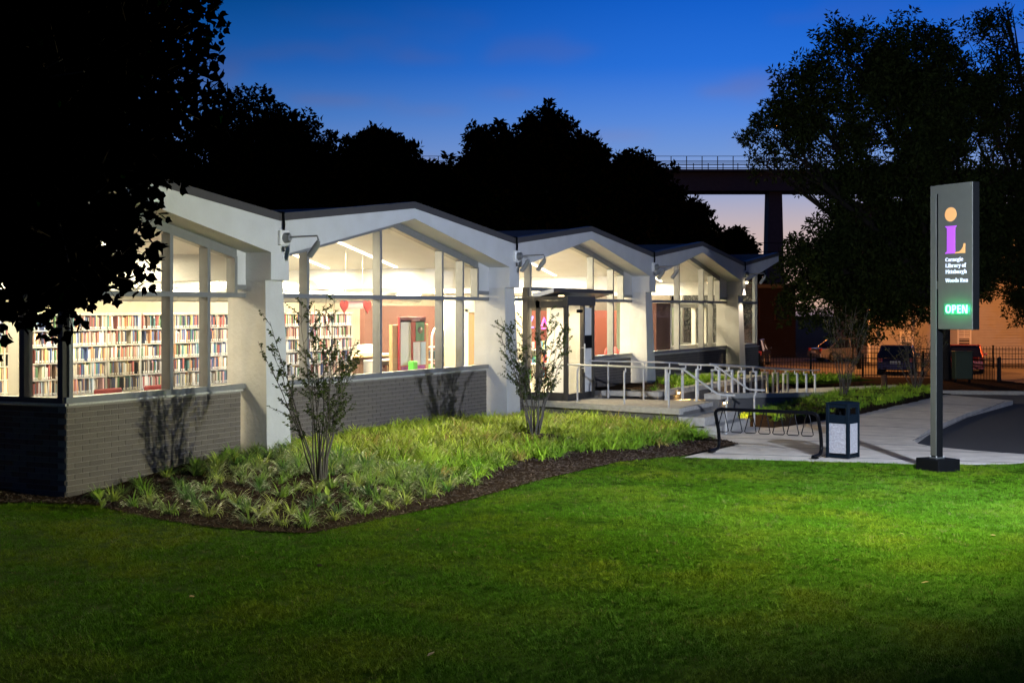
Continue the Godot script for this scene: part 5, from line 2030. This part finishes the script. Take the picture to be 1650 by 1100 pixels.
func tuft_label(q: Vector2, s: float, tone: int) -> String:
	var e := bed_dist(q)
	var row := "on the lawn edge" if e < 0.8 else ("near the lawn" if e < 1.7 else ("in mid bed" if q.y < 13.2 else "by the brick wall"))
	var cols := [[14.3, "left of the brick corner"], [15.0, "at the brick corner"], [15.6, "below the corner pane"], [16.3, "left of the tall shrub"], [16.9, "just left of the tall stems"], [17.4, "just right of the tall stems"], [18.0, "right of the tall shrub"], [18.5, "left of the near column"], [99.0, "before the near column"]]
	var where := ""
	for c in cols:
		if q.x < c[0]:
			where = c[1]
			break
	return "%s %s grass tuft %s, %s" % ["small" if s < 0.66 else ("middling" if s < 0.78 else "large"), ["deep green", "bright", "dull", "pale", "green"][tone], row, where]


var _tm := {}


func tuft_mat(i: int) -> StandardMaterial3D:
	if not _tm.has(i):
		var m := leafy("tuft_green_%d" % i, [Color(0.07, 0.18, 0.012), Color(0.2, 0.35, 0.02), Color(0.14, 0.22, 0.02), Color(0.34, 0.42, 0.05), Color(0.15, 0.29, 0.015)][i], 0.35, 0.38)
		m.vertex_color_use_as_albedo = false
		_tm[i] = m
	return _tm[i]


func weed_mat() -> StandardMaterial3D:
	if not _tm.has("w"):
		var m := leafy("weed_leaf", Color(0.3, 0.42, 0.03), 0.5)
		m.vertex_color_use_as_albedo = false
		_tm["w"] = m
	return _tm["w"]


func lobe(r: float, h: float, z: float, rad: float, tall := 1.0) -> Array:
	return [C(r, z, h), Vector3(rad, rad * tall, rad)]


func trees() -> void:
	# the near tree at the left edge
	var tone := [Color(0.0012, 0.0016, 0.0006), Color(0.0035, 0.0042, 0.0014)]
	var big := []
	for i in 4:
		big.append(branchlet(0.55, 22, 0.092, 0.08, 0.5, 60 + i, tone, true))
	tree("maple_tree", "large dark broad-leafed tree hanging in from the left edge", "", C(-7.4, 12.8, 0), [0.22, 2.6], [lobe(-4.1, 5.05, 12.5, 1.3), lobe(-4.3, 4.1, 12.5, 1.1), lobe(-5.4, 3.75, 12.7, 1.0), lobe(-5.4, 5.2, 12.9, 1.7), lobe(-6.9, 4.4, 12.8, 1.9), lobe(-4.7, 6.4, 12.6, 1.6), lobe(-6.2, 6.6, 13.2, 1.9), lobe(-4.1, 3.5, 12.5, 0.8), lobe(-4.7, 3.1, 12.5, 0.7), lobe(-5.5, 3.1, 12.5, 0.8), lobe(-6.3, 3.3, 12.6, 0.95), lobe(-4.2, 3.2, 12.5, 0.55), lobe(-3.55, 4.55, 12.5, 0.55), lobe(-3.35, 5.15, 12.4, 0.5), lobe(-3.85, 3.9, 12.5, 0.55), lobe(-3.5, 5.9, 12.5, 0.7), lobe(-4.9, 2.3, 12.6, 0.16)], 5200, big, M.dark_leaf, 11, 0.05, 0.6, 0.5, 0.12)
	# the large tree on the right and its neighbour at the edge
	tone = [Color(0.016, 0.024, 0.007), Color(0.05, 0.066, 0.018)]
	var ash := []
	for i in 4:
		ash.append(branchlet(1.2, 52, 0.2, 0.085, 0.35, 70 + i, tone))
	var a := []
	for q in [[14.4, 12.9, 2.1], [12.7, 11.5, 1.8], [11.3, 10.2, 1.25], [13.5, 9.6, 2.1], [16.2, 10.5, 2.5], [16.6, 13.0, 2.0], [18.0, 8.0, 2.7], [14.8, 7.0, 1.8], [13.7, 4.7, 1.8], [15.6, 4.5, 2.1], [13.1, 3.2, 1.3], [15.2, 3.2, 1.7], [17.5, 5.0, 2.6], [19.6, 5.9, 2.5], [18.9, 3.9, 1.6], [16.9, 3.1, 1.3], [12.2, 4.4, 1.1], [12.3, 8.5, 0.9], [18.9, 11.2, 2.2], [11.1, 9.0, 0.6]]:
		a.append(lobe(q[0], q[1], 58 + sin(q[0] * 3.0) * 1.6, q[2]))
	tree("ash_tree", "large spreading tree behind the sign, dark against the dusk sky", "", C(18.35, 58, -0.38), [0.3, 3.4], a, 3900, ash, M.leaf, 21, 0.28, 0.22, 0.55, 0.5)
	a = []
	for q in [[20.3, 13.4, 1.9], [22.0, 14.7, 1.6], [22.2, 16.1, 0.6], [23.6, 12.6, 2.3], [21.6, 10.6, 2.2], [24.2, 9.2, 2.4], [22.0, 7.6, 1.9], [25.0, 6.2, 2.1], [23.9, 3.7, 1.9], [25.5, 12.0, 2.4], [22.0, 5.9, 2.0], [25.2, 4.2, 2.0]]:
		a.append(lobe(q[0], q[1], 62 + sin(q[0] * 3.0) * 1.4, q[2]))
	tree("ash_tree", "tall tree at the right edge behind the sign", "", C(24.6, 63, -0.38), [0.28, 3.5], a, 2200, ash, M.leaf, 22, 0.32, 0.22, 0.55, 0.5)
	# dark trees on the hill behind the library
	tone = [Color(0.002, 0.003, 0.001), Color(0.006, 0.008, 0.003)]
	var far := []
	for i in 4:
		far.append(branchlet(1.6, 46, 0.32, 0.17, 0.25, 80 + i, tone))
	var rows := [
		["broad dark tree on the hill, left behind the roof", 90, 31, [[-17.2, 13.6, 3.6], [-20.2, 12.6, 3.0], [-14.0, 12.4, 2.8], [-16.0, 10.2, 4.2], [-21.5, 9.5, 3.6], [-12.2, 10.2, 2.4]]],
		["round dark tree left of the gap in the skyline", 88, 32, [[-8.7, 11.9, 2.5], [-6.9, 10.4, 1.9], [-10.4, 10.6, 1.9], [-8.0, 8.2, 2.8], [-5.9, 8.6, 1.3]]],
		["spreading feathery dark tree in the middle of the skyline", 90, 33, [[2.2, 13.2, 2.3], [-1.2, 12.6, 2.0], [4.6, 12.0, 1.9], [0.4, 10.8, 2.6], [-2.3, 11.2, 1.3], [3.6, 9.6, 2.8], [-1.0, 8.2, 2.6], [6.0, 10.2, 1.5]]],
		["lower dark tree right of the feathery one", 92, 34, [[8.4, 10.4, 2.4], [10.4, 8.8, 2.2], [7.6, 8.0, 2.8], [9.8, 6.6, 2.8]]],
		["dark tree sloping down under the bridge", 94, 35, [[11.9, 7.8, 1.9], [10.9, 6.6, 2.3], [13.2, 6.0, 1.5], [12.6, 4.6, 2.1]]],
		["small dark tree at the foot of the bridge pier", 95, 36, [[15.1, 6.4, 1.3], [15.4, 4.8, 1.4], [14.4, 4.2, 1.6]]],
		["dark green round tree just behind the second roof fold", 72, 37, [[-1.7, 6.6, 2.2], [-3.4, 5.8, 2.0], [0.2, 5.4, 1.9], [-1.6, 4.6, 2.4]]],
		["low dark tree far left behind the first roof fold", 92, 38, [[-25.0, 10.6, 4.0], [-28.5, 9.0, 3.6], [-24.0, 7.6, 4.0]]],
		["low dark bushy tree behind the gap in the skyline", 86, 39, [[-4.8, 9.4, 2.4], [-3.0, 8.4, 2.4], [-6.0, 5.8, 2.6]]],
		["low dark bushy tree behind the third roof fold", 84, 40, [[3.6, 6.4, 3.0], [6.4, 5.6, 2.8], [1.0, 5.4, 2.4]]],
		["low dark bushy tree behind the last roof fold", 88, 41, [[10.4, 4.6, 2.6], [12.4, 3.6, 2.4], [8.4, 4.4, 2.6]]],
		["wide dark bushy tree low behind the first roof fold", 78, 42, [[-13.0, 6.6, 3.4], [-9.6, 5.6, 3.0], [-16.4, 6.4, 3.4], [-6.6, 4.8, 2.4]]]]
	for q in rows:
		var lob := []
		var lowest := 99.0
		for e in q[3]:
			lob.append(lobe(e[0], e[1], q[1] + sin(e[0] * 2.0) * 1.2, e[2]))
			lowest = minf(lowest, e[1] - e[2])
		var r0: float = q[3][0][0]
		var y0: float = -0.9 + smoothstep(58.0, 150.0, q[1]) * smoothstep(22.0, -6.0, r0) * 15.0
		y0 = minf(y0, lowest)
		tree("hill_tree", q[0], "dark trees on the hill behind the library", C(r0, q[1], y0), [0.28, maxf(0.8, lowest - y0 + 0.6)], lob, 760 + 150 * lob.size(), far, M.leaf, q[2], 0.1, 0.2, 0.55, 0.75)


# ---------------------------------------------------------------- street and distance

func fence(called: String, label: String, a: Vector3, e: Vector3, h: float, gap: float, post_every: int) -> void:
	var o := thing(called, label, "fence", a)
	var dir := (e - a)
	var l := dir.length()
	dir /= l
	var bs := Basis(dir, Vector3.UP, dir.cross(Vector3.UP))
	var p := MB.new()
	p.box(Vector3(0, h * 0.5, 0), Vector3(0.022, h, 0.022), bs)
	p.hexa([bs * Vector3(-0.016, h, -0.016), bs * Vector3(0.016, h, -0.016), bs * Vector3(0.016, h, 0.016), bs * Vector3(-0.016, h, 0.016)], [bs * Vector3(-0.001, h + 0.06, -0.001), bs * Vector3(0.001, h + 0.06, -0.001), bs * Vector3(0.001, h + 0.06, 0.001), bs * Vector3(-0.001, h + 0.06, 0.001)])
	var pm := p.mesh()
	p = MB.new()
	p.cbox(Vector3(0, h * 0.5 + 0.03, 0), Vector3(0.09, h + 0.12, 0.09), 0.008, bs)
	p.cbox(Vector3(0, h + 0.1, 0), Vector3(0.12, 0.04, 0.12), 0.01, bs)
	var qm := p.mesh()
	var n := int(l / gap)
	for i in n + 1:
		var m := part(o, "post" if i % post_every == 0 else "picket", qm if i % post_every == 0 else pm, M.iron)
		m.position = dir * (l * i / n)
	for y in [0.12, h - 0.32, h - 0.1]:
		p = MB.new()
		p.box(dir * l * 0.5 + Vector3(0, y, 0), Vector3(l, 0.035, 0.03), bs)
		part(o, "rail", p, M.iron)


func car(label: String, at: Vector3, turn: float, paint: Material, size: Vector3, van: bool) -> void:
	var o := thing("parked_car", label, "car", at, turn, "cars parked along the street")
	var l := size.x * 0.5
	var w := size.z * 0.5
	var h := size.y
	var b := MB.new()
	var side := [Vector2(-l, 0.28), Vector2(-l * 0.985, 0.62), Vector2(-l * 0.93, h * 0.56), Vector2(-l * 0.2, h * 0.6), Vector2(l * 0.5, h * 0.59), Vector2(l * 0.93, h * 0.5), Vector2(l, 0.55), Vector2(l * 0.99, 0.26), Vector2(l * 0.8, 0.2), Vector2(-l * 0.8, 0.2)]
	var p := []
	for q in side:
		p.append(Vector3(q.x, q.y, -w))
	b.prism(p, Vector3(0, 0, 2 * w))
	part(o, "body", b, paint)
	b = MB.new()
	var back := -l * (0.9 if van else 0.72)
	var top := -l * (0.72 if van else 0.42)
	b.hexa([Vector3(back, h * 0.585, -w * 0.97), Vector3(l * 0.48, h * 0.585, -w * 0.97), Vector3(l * 0.48, h * 0.585, w * 0.97), Vector3(back, h * 0.585, w * 0.97)], [Vector3(top, h * 0.965, -w * 0.78), Vector3(l * 0.12, h * 0.965, -w * 0.78), Vector3(l * 0.12, h * 0.965, w * 0.78), Vector3(top, h * 0.965, w * 0.78)])
	var cb := part(o, "cabin", b, M.car_glass)
	b = MB.new()
	b.cbox(Vector3((top + l * 0.12) * 0.5, h * 0.975, 0), Vector3(l * 0.12 - top + 0.1, 0.05, w * 1.62), 0.02)
	part(o, "roof", b, paint)
	for x in [[back, top], [l * 0.48, l * 0.12], [-l * 0.12, -l * 0.12]]:
		for s in [-1, 1]:
			b = MB.new()
			b.tube([Vector3(x[0], h * 0.58, s * w * 0.965), Vector3(x[1], h * 0.96, s * w * 0.785)], 0.045, 6)
			part(cb, "pillar", b, paint)
	for x in [-0.62, 0.62]:
		for s in [-1, 1]:
			var wh := MB.new()
			wh.tube([Vector3(x * l, 0.32, s * (w - 0.2)), Vector3(x * l, 0.32, s * (w + 0.01))], 0.32, 18)
			var wn := part(o, "wheel", wh, M.rubber)
			wh = MB.new()
			wh.tube([Vector3(x * l, 0.32, s * (w + 0.0)), Vector3(x * l, 0.32, s * (w + 0.02))], 0.19, 12)
			part(wn, "rim", wh, M.aluminium)
	for s in [-1, 1]:
		b = MB.new()
		b.cbox(Vector3(-l * 0.955, h * 0.5, s * w * 0.82), Vector3(0.12, h * 0.16, 0.2), 0.02)
		part(o, "tail_light", b, M.red_plastic)
		b = MB.new()
		b.cbox(Vector3(l * 0.955, h * 0.43, s * w * 0.75), Vector3(0.16, h * 0.1, 0.32), 0.03)
		part(o, "headlight", b, M.white_plastic)
		b = MB.new()
		b.cbox(Vector3(l * 0.36, h * 0.63, s * (w + 0.08)), Vector3(0.1, 0.12, 0.17), 0.03)
		part(o, "mirror", b, paint)
	b = MB.new()
	b.cbox(Vector3(-l * 0.99, 0.42, 0), Vector3(0.12, 0.2, w * 1.9), 0.03)
	part(o, "bumper", b, paint)
	b = MB.new()
	b.cbox(Vector3(l * 0.99, 0.38, 0), Vector3(0.12, 0.2, w * 1.9), 0.03)
	part(o, "bumper", b, paint)
	b = MB.new()
	b.box(Vector3(-l * 1.0 - 0.03, 0.6, 0), Vector3(0.02, 0.12, 0.5))
	part(o, "number_plate", b, M.white_plastic)


func facing(dr: float, dz: float) -> float:
	var d := C(dr, dz, 0)
	return atan2(-d.z, d.x)


func house_window(o: Node3D, x: float, y: float, w: float, h: float, blind: float, trim: Material = null) -> void:
	var b := MB.new()
	for s in [-1, 1]:
		b.cbox(Vector3(x + s * (w * 0.5 + 0.05), y, 0.05), Vector3(0.1, h + 0.2, 0.08), 0.01)
	b.cbox(Vector3(x, y + h * 0.5 + 0.06, 0.052), Vector3(w + 0.24, 0.14, 0.09), 0.01)
	b.cbox(Vector3(x, y - h * 0.5 - 0.04, 0.07), Vector3(w + 0.3, 0.08, 0.13), 0.01)
	b.cbox(Vector3(x, y, 0.04), Vector3(w, 0.06, 0.05), 0.01)
	b.box(Vector3(x, y + h * 0.25, 0.035), Vector3(0.03, h * 0.5, 0.03))
	var f := part(o, "window", b, trim if trim else M.white_plastic)
	b = MB.new()
	b.box(Vector3(x, y, 0.012), Vector3(w, h, 0.01))
	part(f, "pane", b, M.car_glass)
	if blind > 0:
		b = MB.new()
		b.box(Vector3(x, y + h * 0.5 - blind * 0.5, 0.022), Vector3(w * 0.96, blind, 0.006))
		part(f, "blind", b, M.paper)


func street() -> void:
	fence("iron_fence", "black iron picket fence along the far side of the driveway", C(11.6, 64, -0.44), C(18.9, 63.0, -0.42), 1.02, 0.13, 18)
	fence("iron_fence", "black iron picket fence behind the green cabinet", C(18.95, 62.9, -0.42), C(19.9, 56.3, -0.4), 1.12, 0.13, 18)
	fence("iron_fence", "far iron picket fence in front of the clapboard house", C(18.5, 74.0, -0.38), C(36, 70, -0.38), 1.1, 0.16, 15)
	# gate leaf standing open
	var o := thing("fence_gate", "black gate leaf standing open at the end of the iron fence", "gate", C(20.0, 56.1, -0.4))
	var dir := C(0.5, 1.2, 0).normalized()
	var bs := Basis(dir, Vector3.UP, dir.cross(Vector3.UP))
	for x in [0.0, 0.62, 1.2]:
		var b := MB.new()
		b.cbox(bs * Vector3(x, 0.58, 0), Vector3(0.13, 1.14, 0.1), 0.01, bs)
		part(o, "post", b, M.iron)
	for y in [0.18, 0.7, 0.92]:
		var b := MB.new()
		b.cbox(bs * Vector3(0.6, y, 0), Vector3(1.15, 0.05, 0.06), 0.006, bs)
		part(o, "rail", b, M.iron)
	var b := MB.new()
	b.box(bs * Vector3(0.6, 0.56, 0.0), Vector3(1.14, 0.8, 0.012), bs)
	part(o, "backing_sheet", b, M.iron)
	# green cabinet on two posts
	o = thing("utility_cabinet", "dark green cabinet on two short legs before the iron fence", "utility cabinet", C(18.35, 55.6, -0.4), facing(1, 0.05))
	b = MB.new()
	b.cbox(Vector3(0, 0.86, 0), Vector3(0.72, 1.1, 0.4), 0.02)
	part(o, "cabinet", b, M.cabinet_green)
	b = MB.new()
	b.cbox(Vector3(0, 1.425, 0), Vector3(0.78, 0.05, 0.46), 0.015)
	part(o, "lid", b, M.cabinet_green)
	b = MB.new()
	b.cbox(Vector3(0, 0.86, 0.206), Vector3(0.6, 0.96, 0.012), 0.004)
	part(o, "door", b, M.cabinet_green)
	for x in [-0.3, 0.3]:
		b = MB.new()
		b.cbox(Vector3(x, 0.17, 0), Vector3(0.07, 0.36, 0.1), 0.01)
		part(o, "leg", b, M.iron)
	b = MB.new()
	b.cbox(Vector3(0, -0.02, 0.25), Vector3(1.05, 0.1, 0.9), 0.02)
	part(o, "plinth", b, M.concrete)
	b = MB.new()
	b.tube([Vector3(0, -0.2, 0), Vector3(0.01, 0.55, 0), Vector3(0.0, 0.58, 0)], [0.11, 0.1, 0.05], 10)
	solo("wooden_post", b, M.dark_wood, "short reddish brown wooden post at the back of the side bed", "post", "", C(12.6, 46.2, -0.05))
	# cars
	car("blue hatchback seen from behind, lit orange, behind the iron fence", C(18.95, 67.0, -0.39), facing(0.34, 1), mat("paint_blue", Color(0.05, 0.042, 0.1), 0.2, 0.4), Vector3(4.1, 1.42, 1.72), true)
	car("red car half hidden by the green cabinet", C(22.6, 68.0, -0.39), facing(0.35, 1), mat("paint_red", Color(0.35, 0.03, 0.015), 0.2, 0.3), Vector3(4.3, 1.4, 1.75), false)
	car("silver car behind the thin shrub", C(20.2, 82, -0.39), facing(1, 0.25), mat("paint_silver", Color(0.4, 0.38, 0.36), 0.22, 0.6), Vector3(4.5, 1.42, 1.75), false)
	car("dark car in the shade at the corner of the library", C(13.3, 76, -0.39), facing(0.3, 1), mat("paint_dark", Color(0.03, 0.03, 0.035), 0.15, 0.4), Vector3(4.5, 1.5, 1.78), true)
	# clapboard house on the right
	o = thing("clapboard_house", "grey clapboard house lit orange by the street lamps, with white window trim", "house", C(30.2, 79, -0.4), facing(1, 0.02))
	b = MB.new()
	b.box(Vector3(0, 3.6, -4.0), Vector3(19.2, 7.2, 7.9))
	part(o, "wall", b, M.siding)
	b = MB.new()
	for i in 45:
		var y := 0.3 + i * 0.15
		b.hexa([Vector3(-9.62, y, -0.06), Vector3(9.62, y, -0.06), Vector3(9.62, y, 0.045), Vector3(-9.62, y, 0.045)], [Vector3(-9.62, y + 0.15, -0.06), Vector3(9.62, y + 0.15, -0.06), Vector3(9.62, y + 0.15, -0.008), Vector3(-9.62, y + 0.15, -0.008)])
	part(o, "clapboards", b, M.siding).set_meta("kind", "stuff")
	b = MB.new()
	b.prism([Vector3(-10, 7.2, 0.5), Vector3(-10, 9.6, -4), Vector3(-10, 7.2, -8.5)], Vector3(20, 0, 0))
	part(o, "roof", b, M.roof_felt)
	b = MB.new()
	b.cbox(Vector3(-9.6, 3.6, 0.02), Vector3(0.16, 7.0, 0.12), 0.01)
	b.cbox(Vector3(9.6, 3.6, 0.02), Vector3(0.16, 7.0, 0.12), 0.01)
	part(o, "corner_boards", b, M.white_plastic)
	house_window(o, -4.05, 1.5, 0.62, 1.25, 0.62)
	house_window(o, -7.4, 1.3, 0.6, 0.9, 0.5)
	house_window(o, -4.05, 4.4, 0.62, 1.25, 0.4)
	house_window(o, -0.4, 4.4, 0.62, 1.25, 0.0)
	b = MB.new()
	b.cbox(Vector3(-0.4, 1.0, 0.04), Vector3(0.24, 0.34, 0.14), 0.02)
	part(o, "meter_box", b, M.white_plastic)
	b = MB.new()
	b.tube([Vector3(-0.2, 1.1, 0.04), Vector3(-0.2, 7.0, 0.04)], 0.03, 6)
	part(o, "drain_pipe", b, M.aluminium)
	# dim brick house behind the library's far corner
	o = thing("brick_house", "dim reddish house with a flat roof beyond the far corner of the library", "house", C(16.6, 92, -0.6), facing(1, 0.1))
	b = MB.new()
	b.box(Vector3(0, 2.4, -3), Vector3(5.2, 4.8, 6))
	part(o, "wall", b, M.red_brick_far)
	b = MB.new()
	b.cbox(Vector3(0, 4.9, -2.9), Vector3(5.6, 0.3, 6.6), 0.03)
	part(o, "roof_edge", b, M.roof_trim)
	house_window(o, -0.4, 3.3, 0.8, 1.3, 0.0, M.dark_wood)
	house_window(o, 1.6, 3.3, 0.8, 1.3, 0.0, M.dark_wood)
	o = thing("hilltop_house", "small dim house with a brown wall on the hilltop skyline", "house", C(-6.2, 108, 7.6), facing(1, -0.2))
	b = MB.new()
	b.box(Vector3(0, 2.3, 0), Vector3(4.4, 4.6, 4))
	part(o, "wall", b, M.red_brick_far)
	b = MB.new()
	b.prism([Vector3(-2.5, 4.6, 2.3), Vector3(-2.5, 5.6, 0), Vector3(-2.5, 4.6, -2.3)], Vector3(5, 0, 0))
	part(o, "roof", b, M.roof_felt)
	# bridge
	o = thing("high_bridge", "high dark road bridge with thin railings crossing beyond the trees", "bridge", C(34.5, 180, -1))
	var x0 := -75.0
	var x1 := 40.0
	var rt := Vector3(SI, 0, CO)
	var fw := Vector3(CO, 0, -SI)
	bs = Basis(rt, Vector3.UP, -fw)
	b = MB.new()
	b.box(bs * Vector3((x0 + x1) * 0.5, 20.3, 0), Vector3(x1 - x0, 2.4, 6), bs)
	part(o, "girder", b, M.bridge_concrete)
	b = MB.new()
	b.box(bs * Vector3((x0 + x1) * 0.5, 21.62, 0), Vector3(x1 - x0, 0.24, 9), bs)
	part(o, "deck", b, M.bridge_concrete)
	for s in [0.0, 26.0, -44.0]:
		b = MB.new()
		b.hexa([bs * Vector3(s - 1.3, 0, -1.6), bs * Vector3(s + 1.3, 0, -1.6), bs * Vector3(s + 1.3, 0, 1.6), bs * Vector3(s - 1.3, 0, 1.6)], [bs * Vector3(s - 0.85, 19.2, -1.5), bs * Vector3(s + 0.85, 19.2, -1.5), bs * Vector3(s + 0.85, 19.2, 1.5), bs * Vector3(s - 0.85, 19.2, 1.5)])
		part(o, "pier", b, M.bridge_concrete)
	for s in [-1, 1]:
		b = MB.new()
		for y in [22.35, 22.8, 23.45]:
			b.box(bs * Vector3((x0 + x1) * 0.5, y, s * 4.2), Vector3(x1 - x0, 0.1 if y < 23 else 0.06, 0.08), bs)
		part(o, "railing", b, M.iron)
		for i in 58:
			b = MB.new()
			b.box(bs * Vector3(x0 + 1 + i * 2.0, 22.6, s * 4.2), Vector3(0.1, 1.75, 0.1), bs)
			part(o, "railing_post", b, M.iron)
	for q in [[36.53, 190.0, 27.9, 21.74, "lit street lamp on the bridge left of the big tree's top", 60.0], [37.0, 100.0, 16.0, -0.5, "lit street lamp showing through the tree at the right edge", 50.0], [40.8, 110.0, 10.5, -0.5, "lit lower street lamp at the right edge", 60.0]]:
		street_lamp(q[4], C(q[0], q[1], q[3]), q[2] - q[3], q[5], 0.3 if q[1] > 150 else 0.16)
	street_lamp("street lamp behind the large tree that lights the driveway", C(18.2, 71.5, -0.45), 5.2, 70.0, 0.14)
	street_lamp("street lamp before the clapboard house, out at the right", C(29.0, 69.5, -0.4), 6.8, 95.0, 0.14)
	# overhead wires
	o = thing("overhead_wires", "thin overhead wires low across the pink sky by the bridge pier", "wires", C(10, 140, 0))
	for y in [8.5, 9.4]:
		b = MB.new()
		var pts := []
		for i in 13:
			pts.append(rt * (i * 5.0) + Vector3(0, y + 0.6 * pow((i - 6) / 6.0, 2), 0))
		b.tube(pts, 0.03, 4)
		part(o, "wire", b, M.iron)
	for x in [0.0, 60.0]:
		b = MB.new()
		b.tube([rt * x, rt * x + Vector3(0, 10.3, 0)], 0.15, 8)
		part(o, "pole", b, M.dark_wood)


func street_lamp(label: String, at: Vector3, h: float, e: float, size: float) -> void:
	var o := thing("street_lamp", label, "street lamp", at, 0, "sodium street lamps")
	var b := MB.new()
	b.tube([Vector3(0, 0, 0), Vector3(0, h * 0.6, 0), Vector3(0, h + 0.25, 0)], [0.12, 0.08, 0.05], 8)
	part(o, "pole", b, M.iron)
	b = MB.new()
	b.tube([Vector3(0, h + 0.2, 0), Vector3(-0.5, h + 0.3, 0.6)], 0.035, 6)
	b.cbox(Vector3(-0.6, h + 0.28, 0.72), Vector3(0.5, 0.1, 0.5), 0.03)
	part(o, "arm", b, M.iron)
	b = MB.new()
	b.ball(Vector3(-0.6, h + 0.1, 0.72), Vector3(size, size, size), 10)
	part(o, "lamp_bulb", b, M.lamp_sodium)
	omni(o, "lamp_light", Vector3(-0.6, h + 0.1, 0.72), Color(1.0, 0.62, 0.3), e, size * 0.8)


func _ready() -> void:
	rng.seed = 2024
	view_and_light()
	materials()
	floodlight()
	grounds()
	var lib := library()
	lamps_inside(lib)
	entrance(lib)
	wall_lamps()
	street()
	trees()
	bookcases()
	inside()
	sign_board()
	litter_bin()
	bike_rack()
	plants()
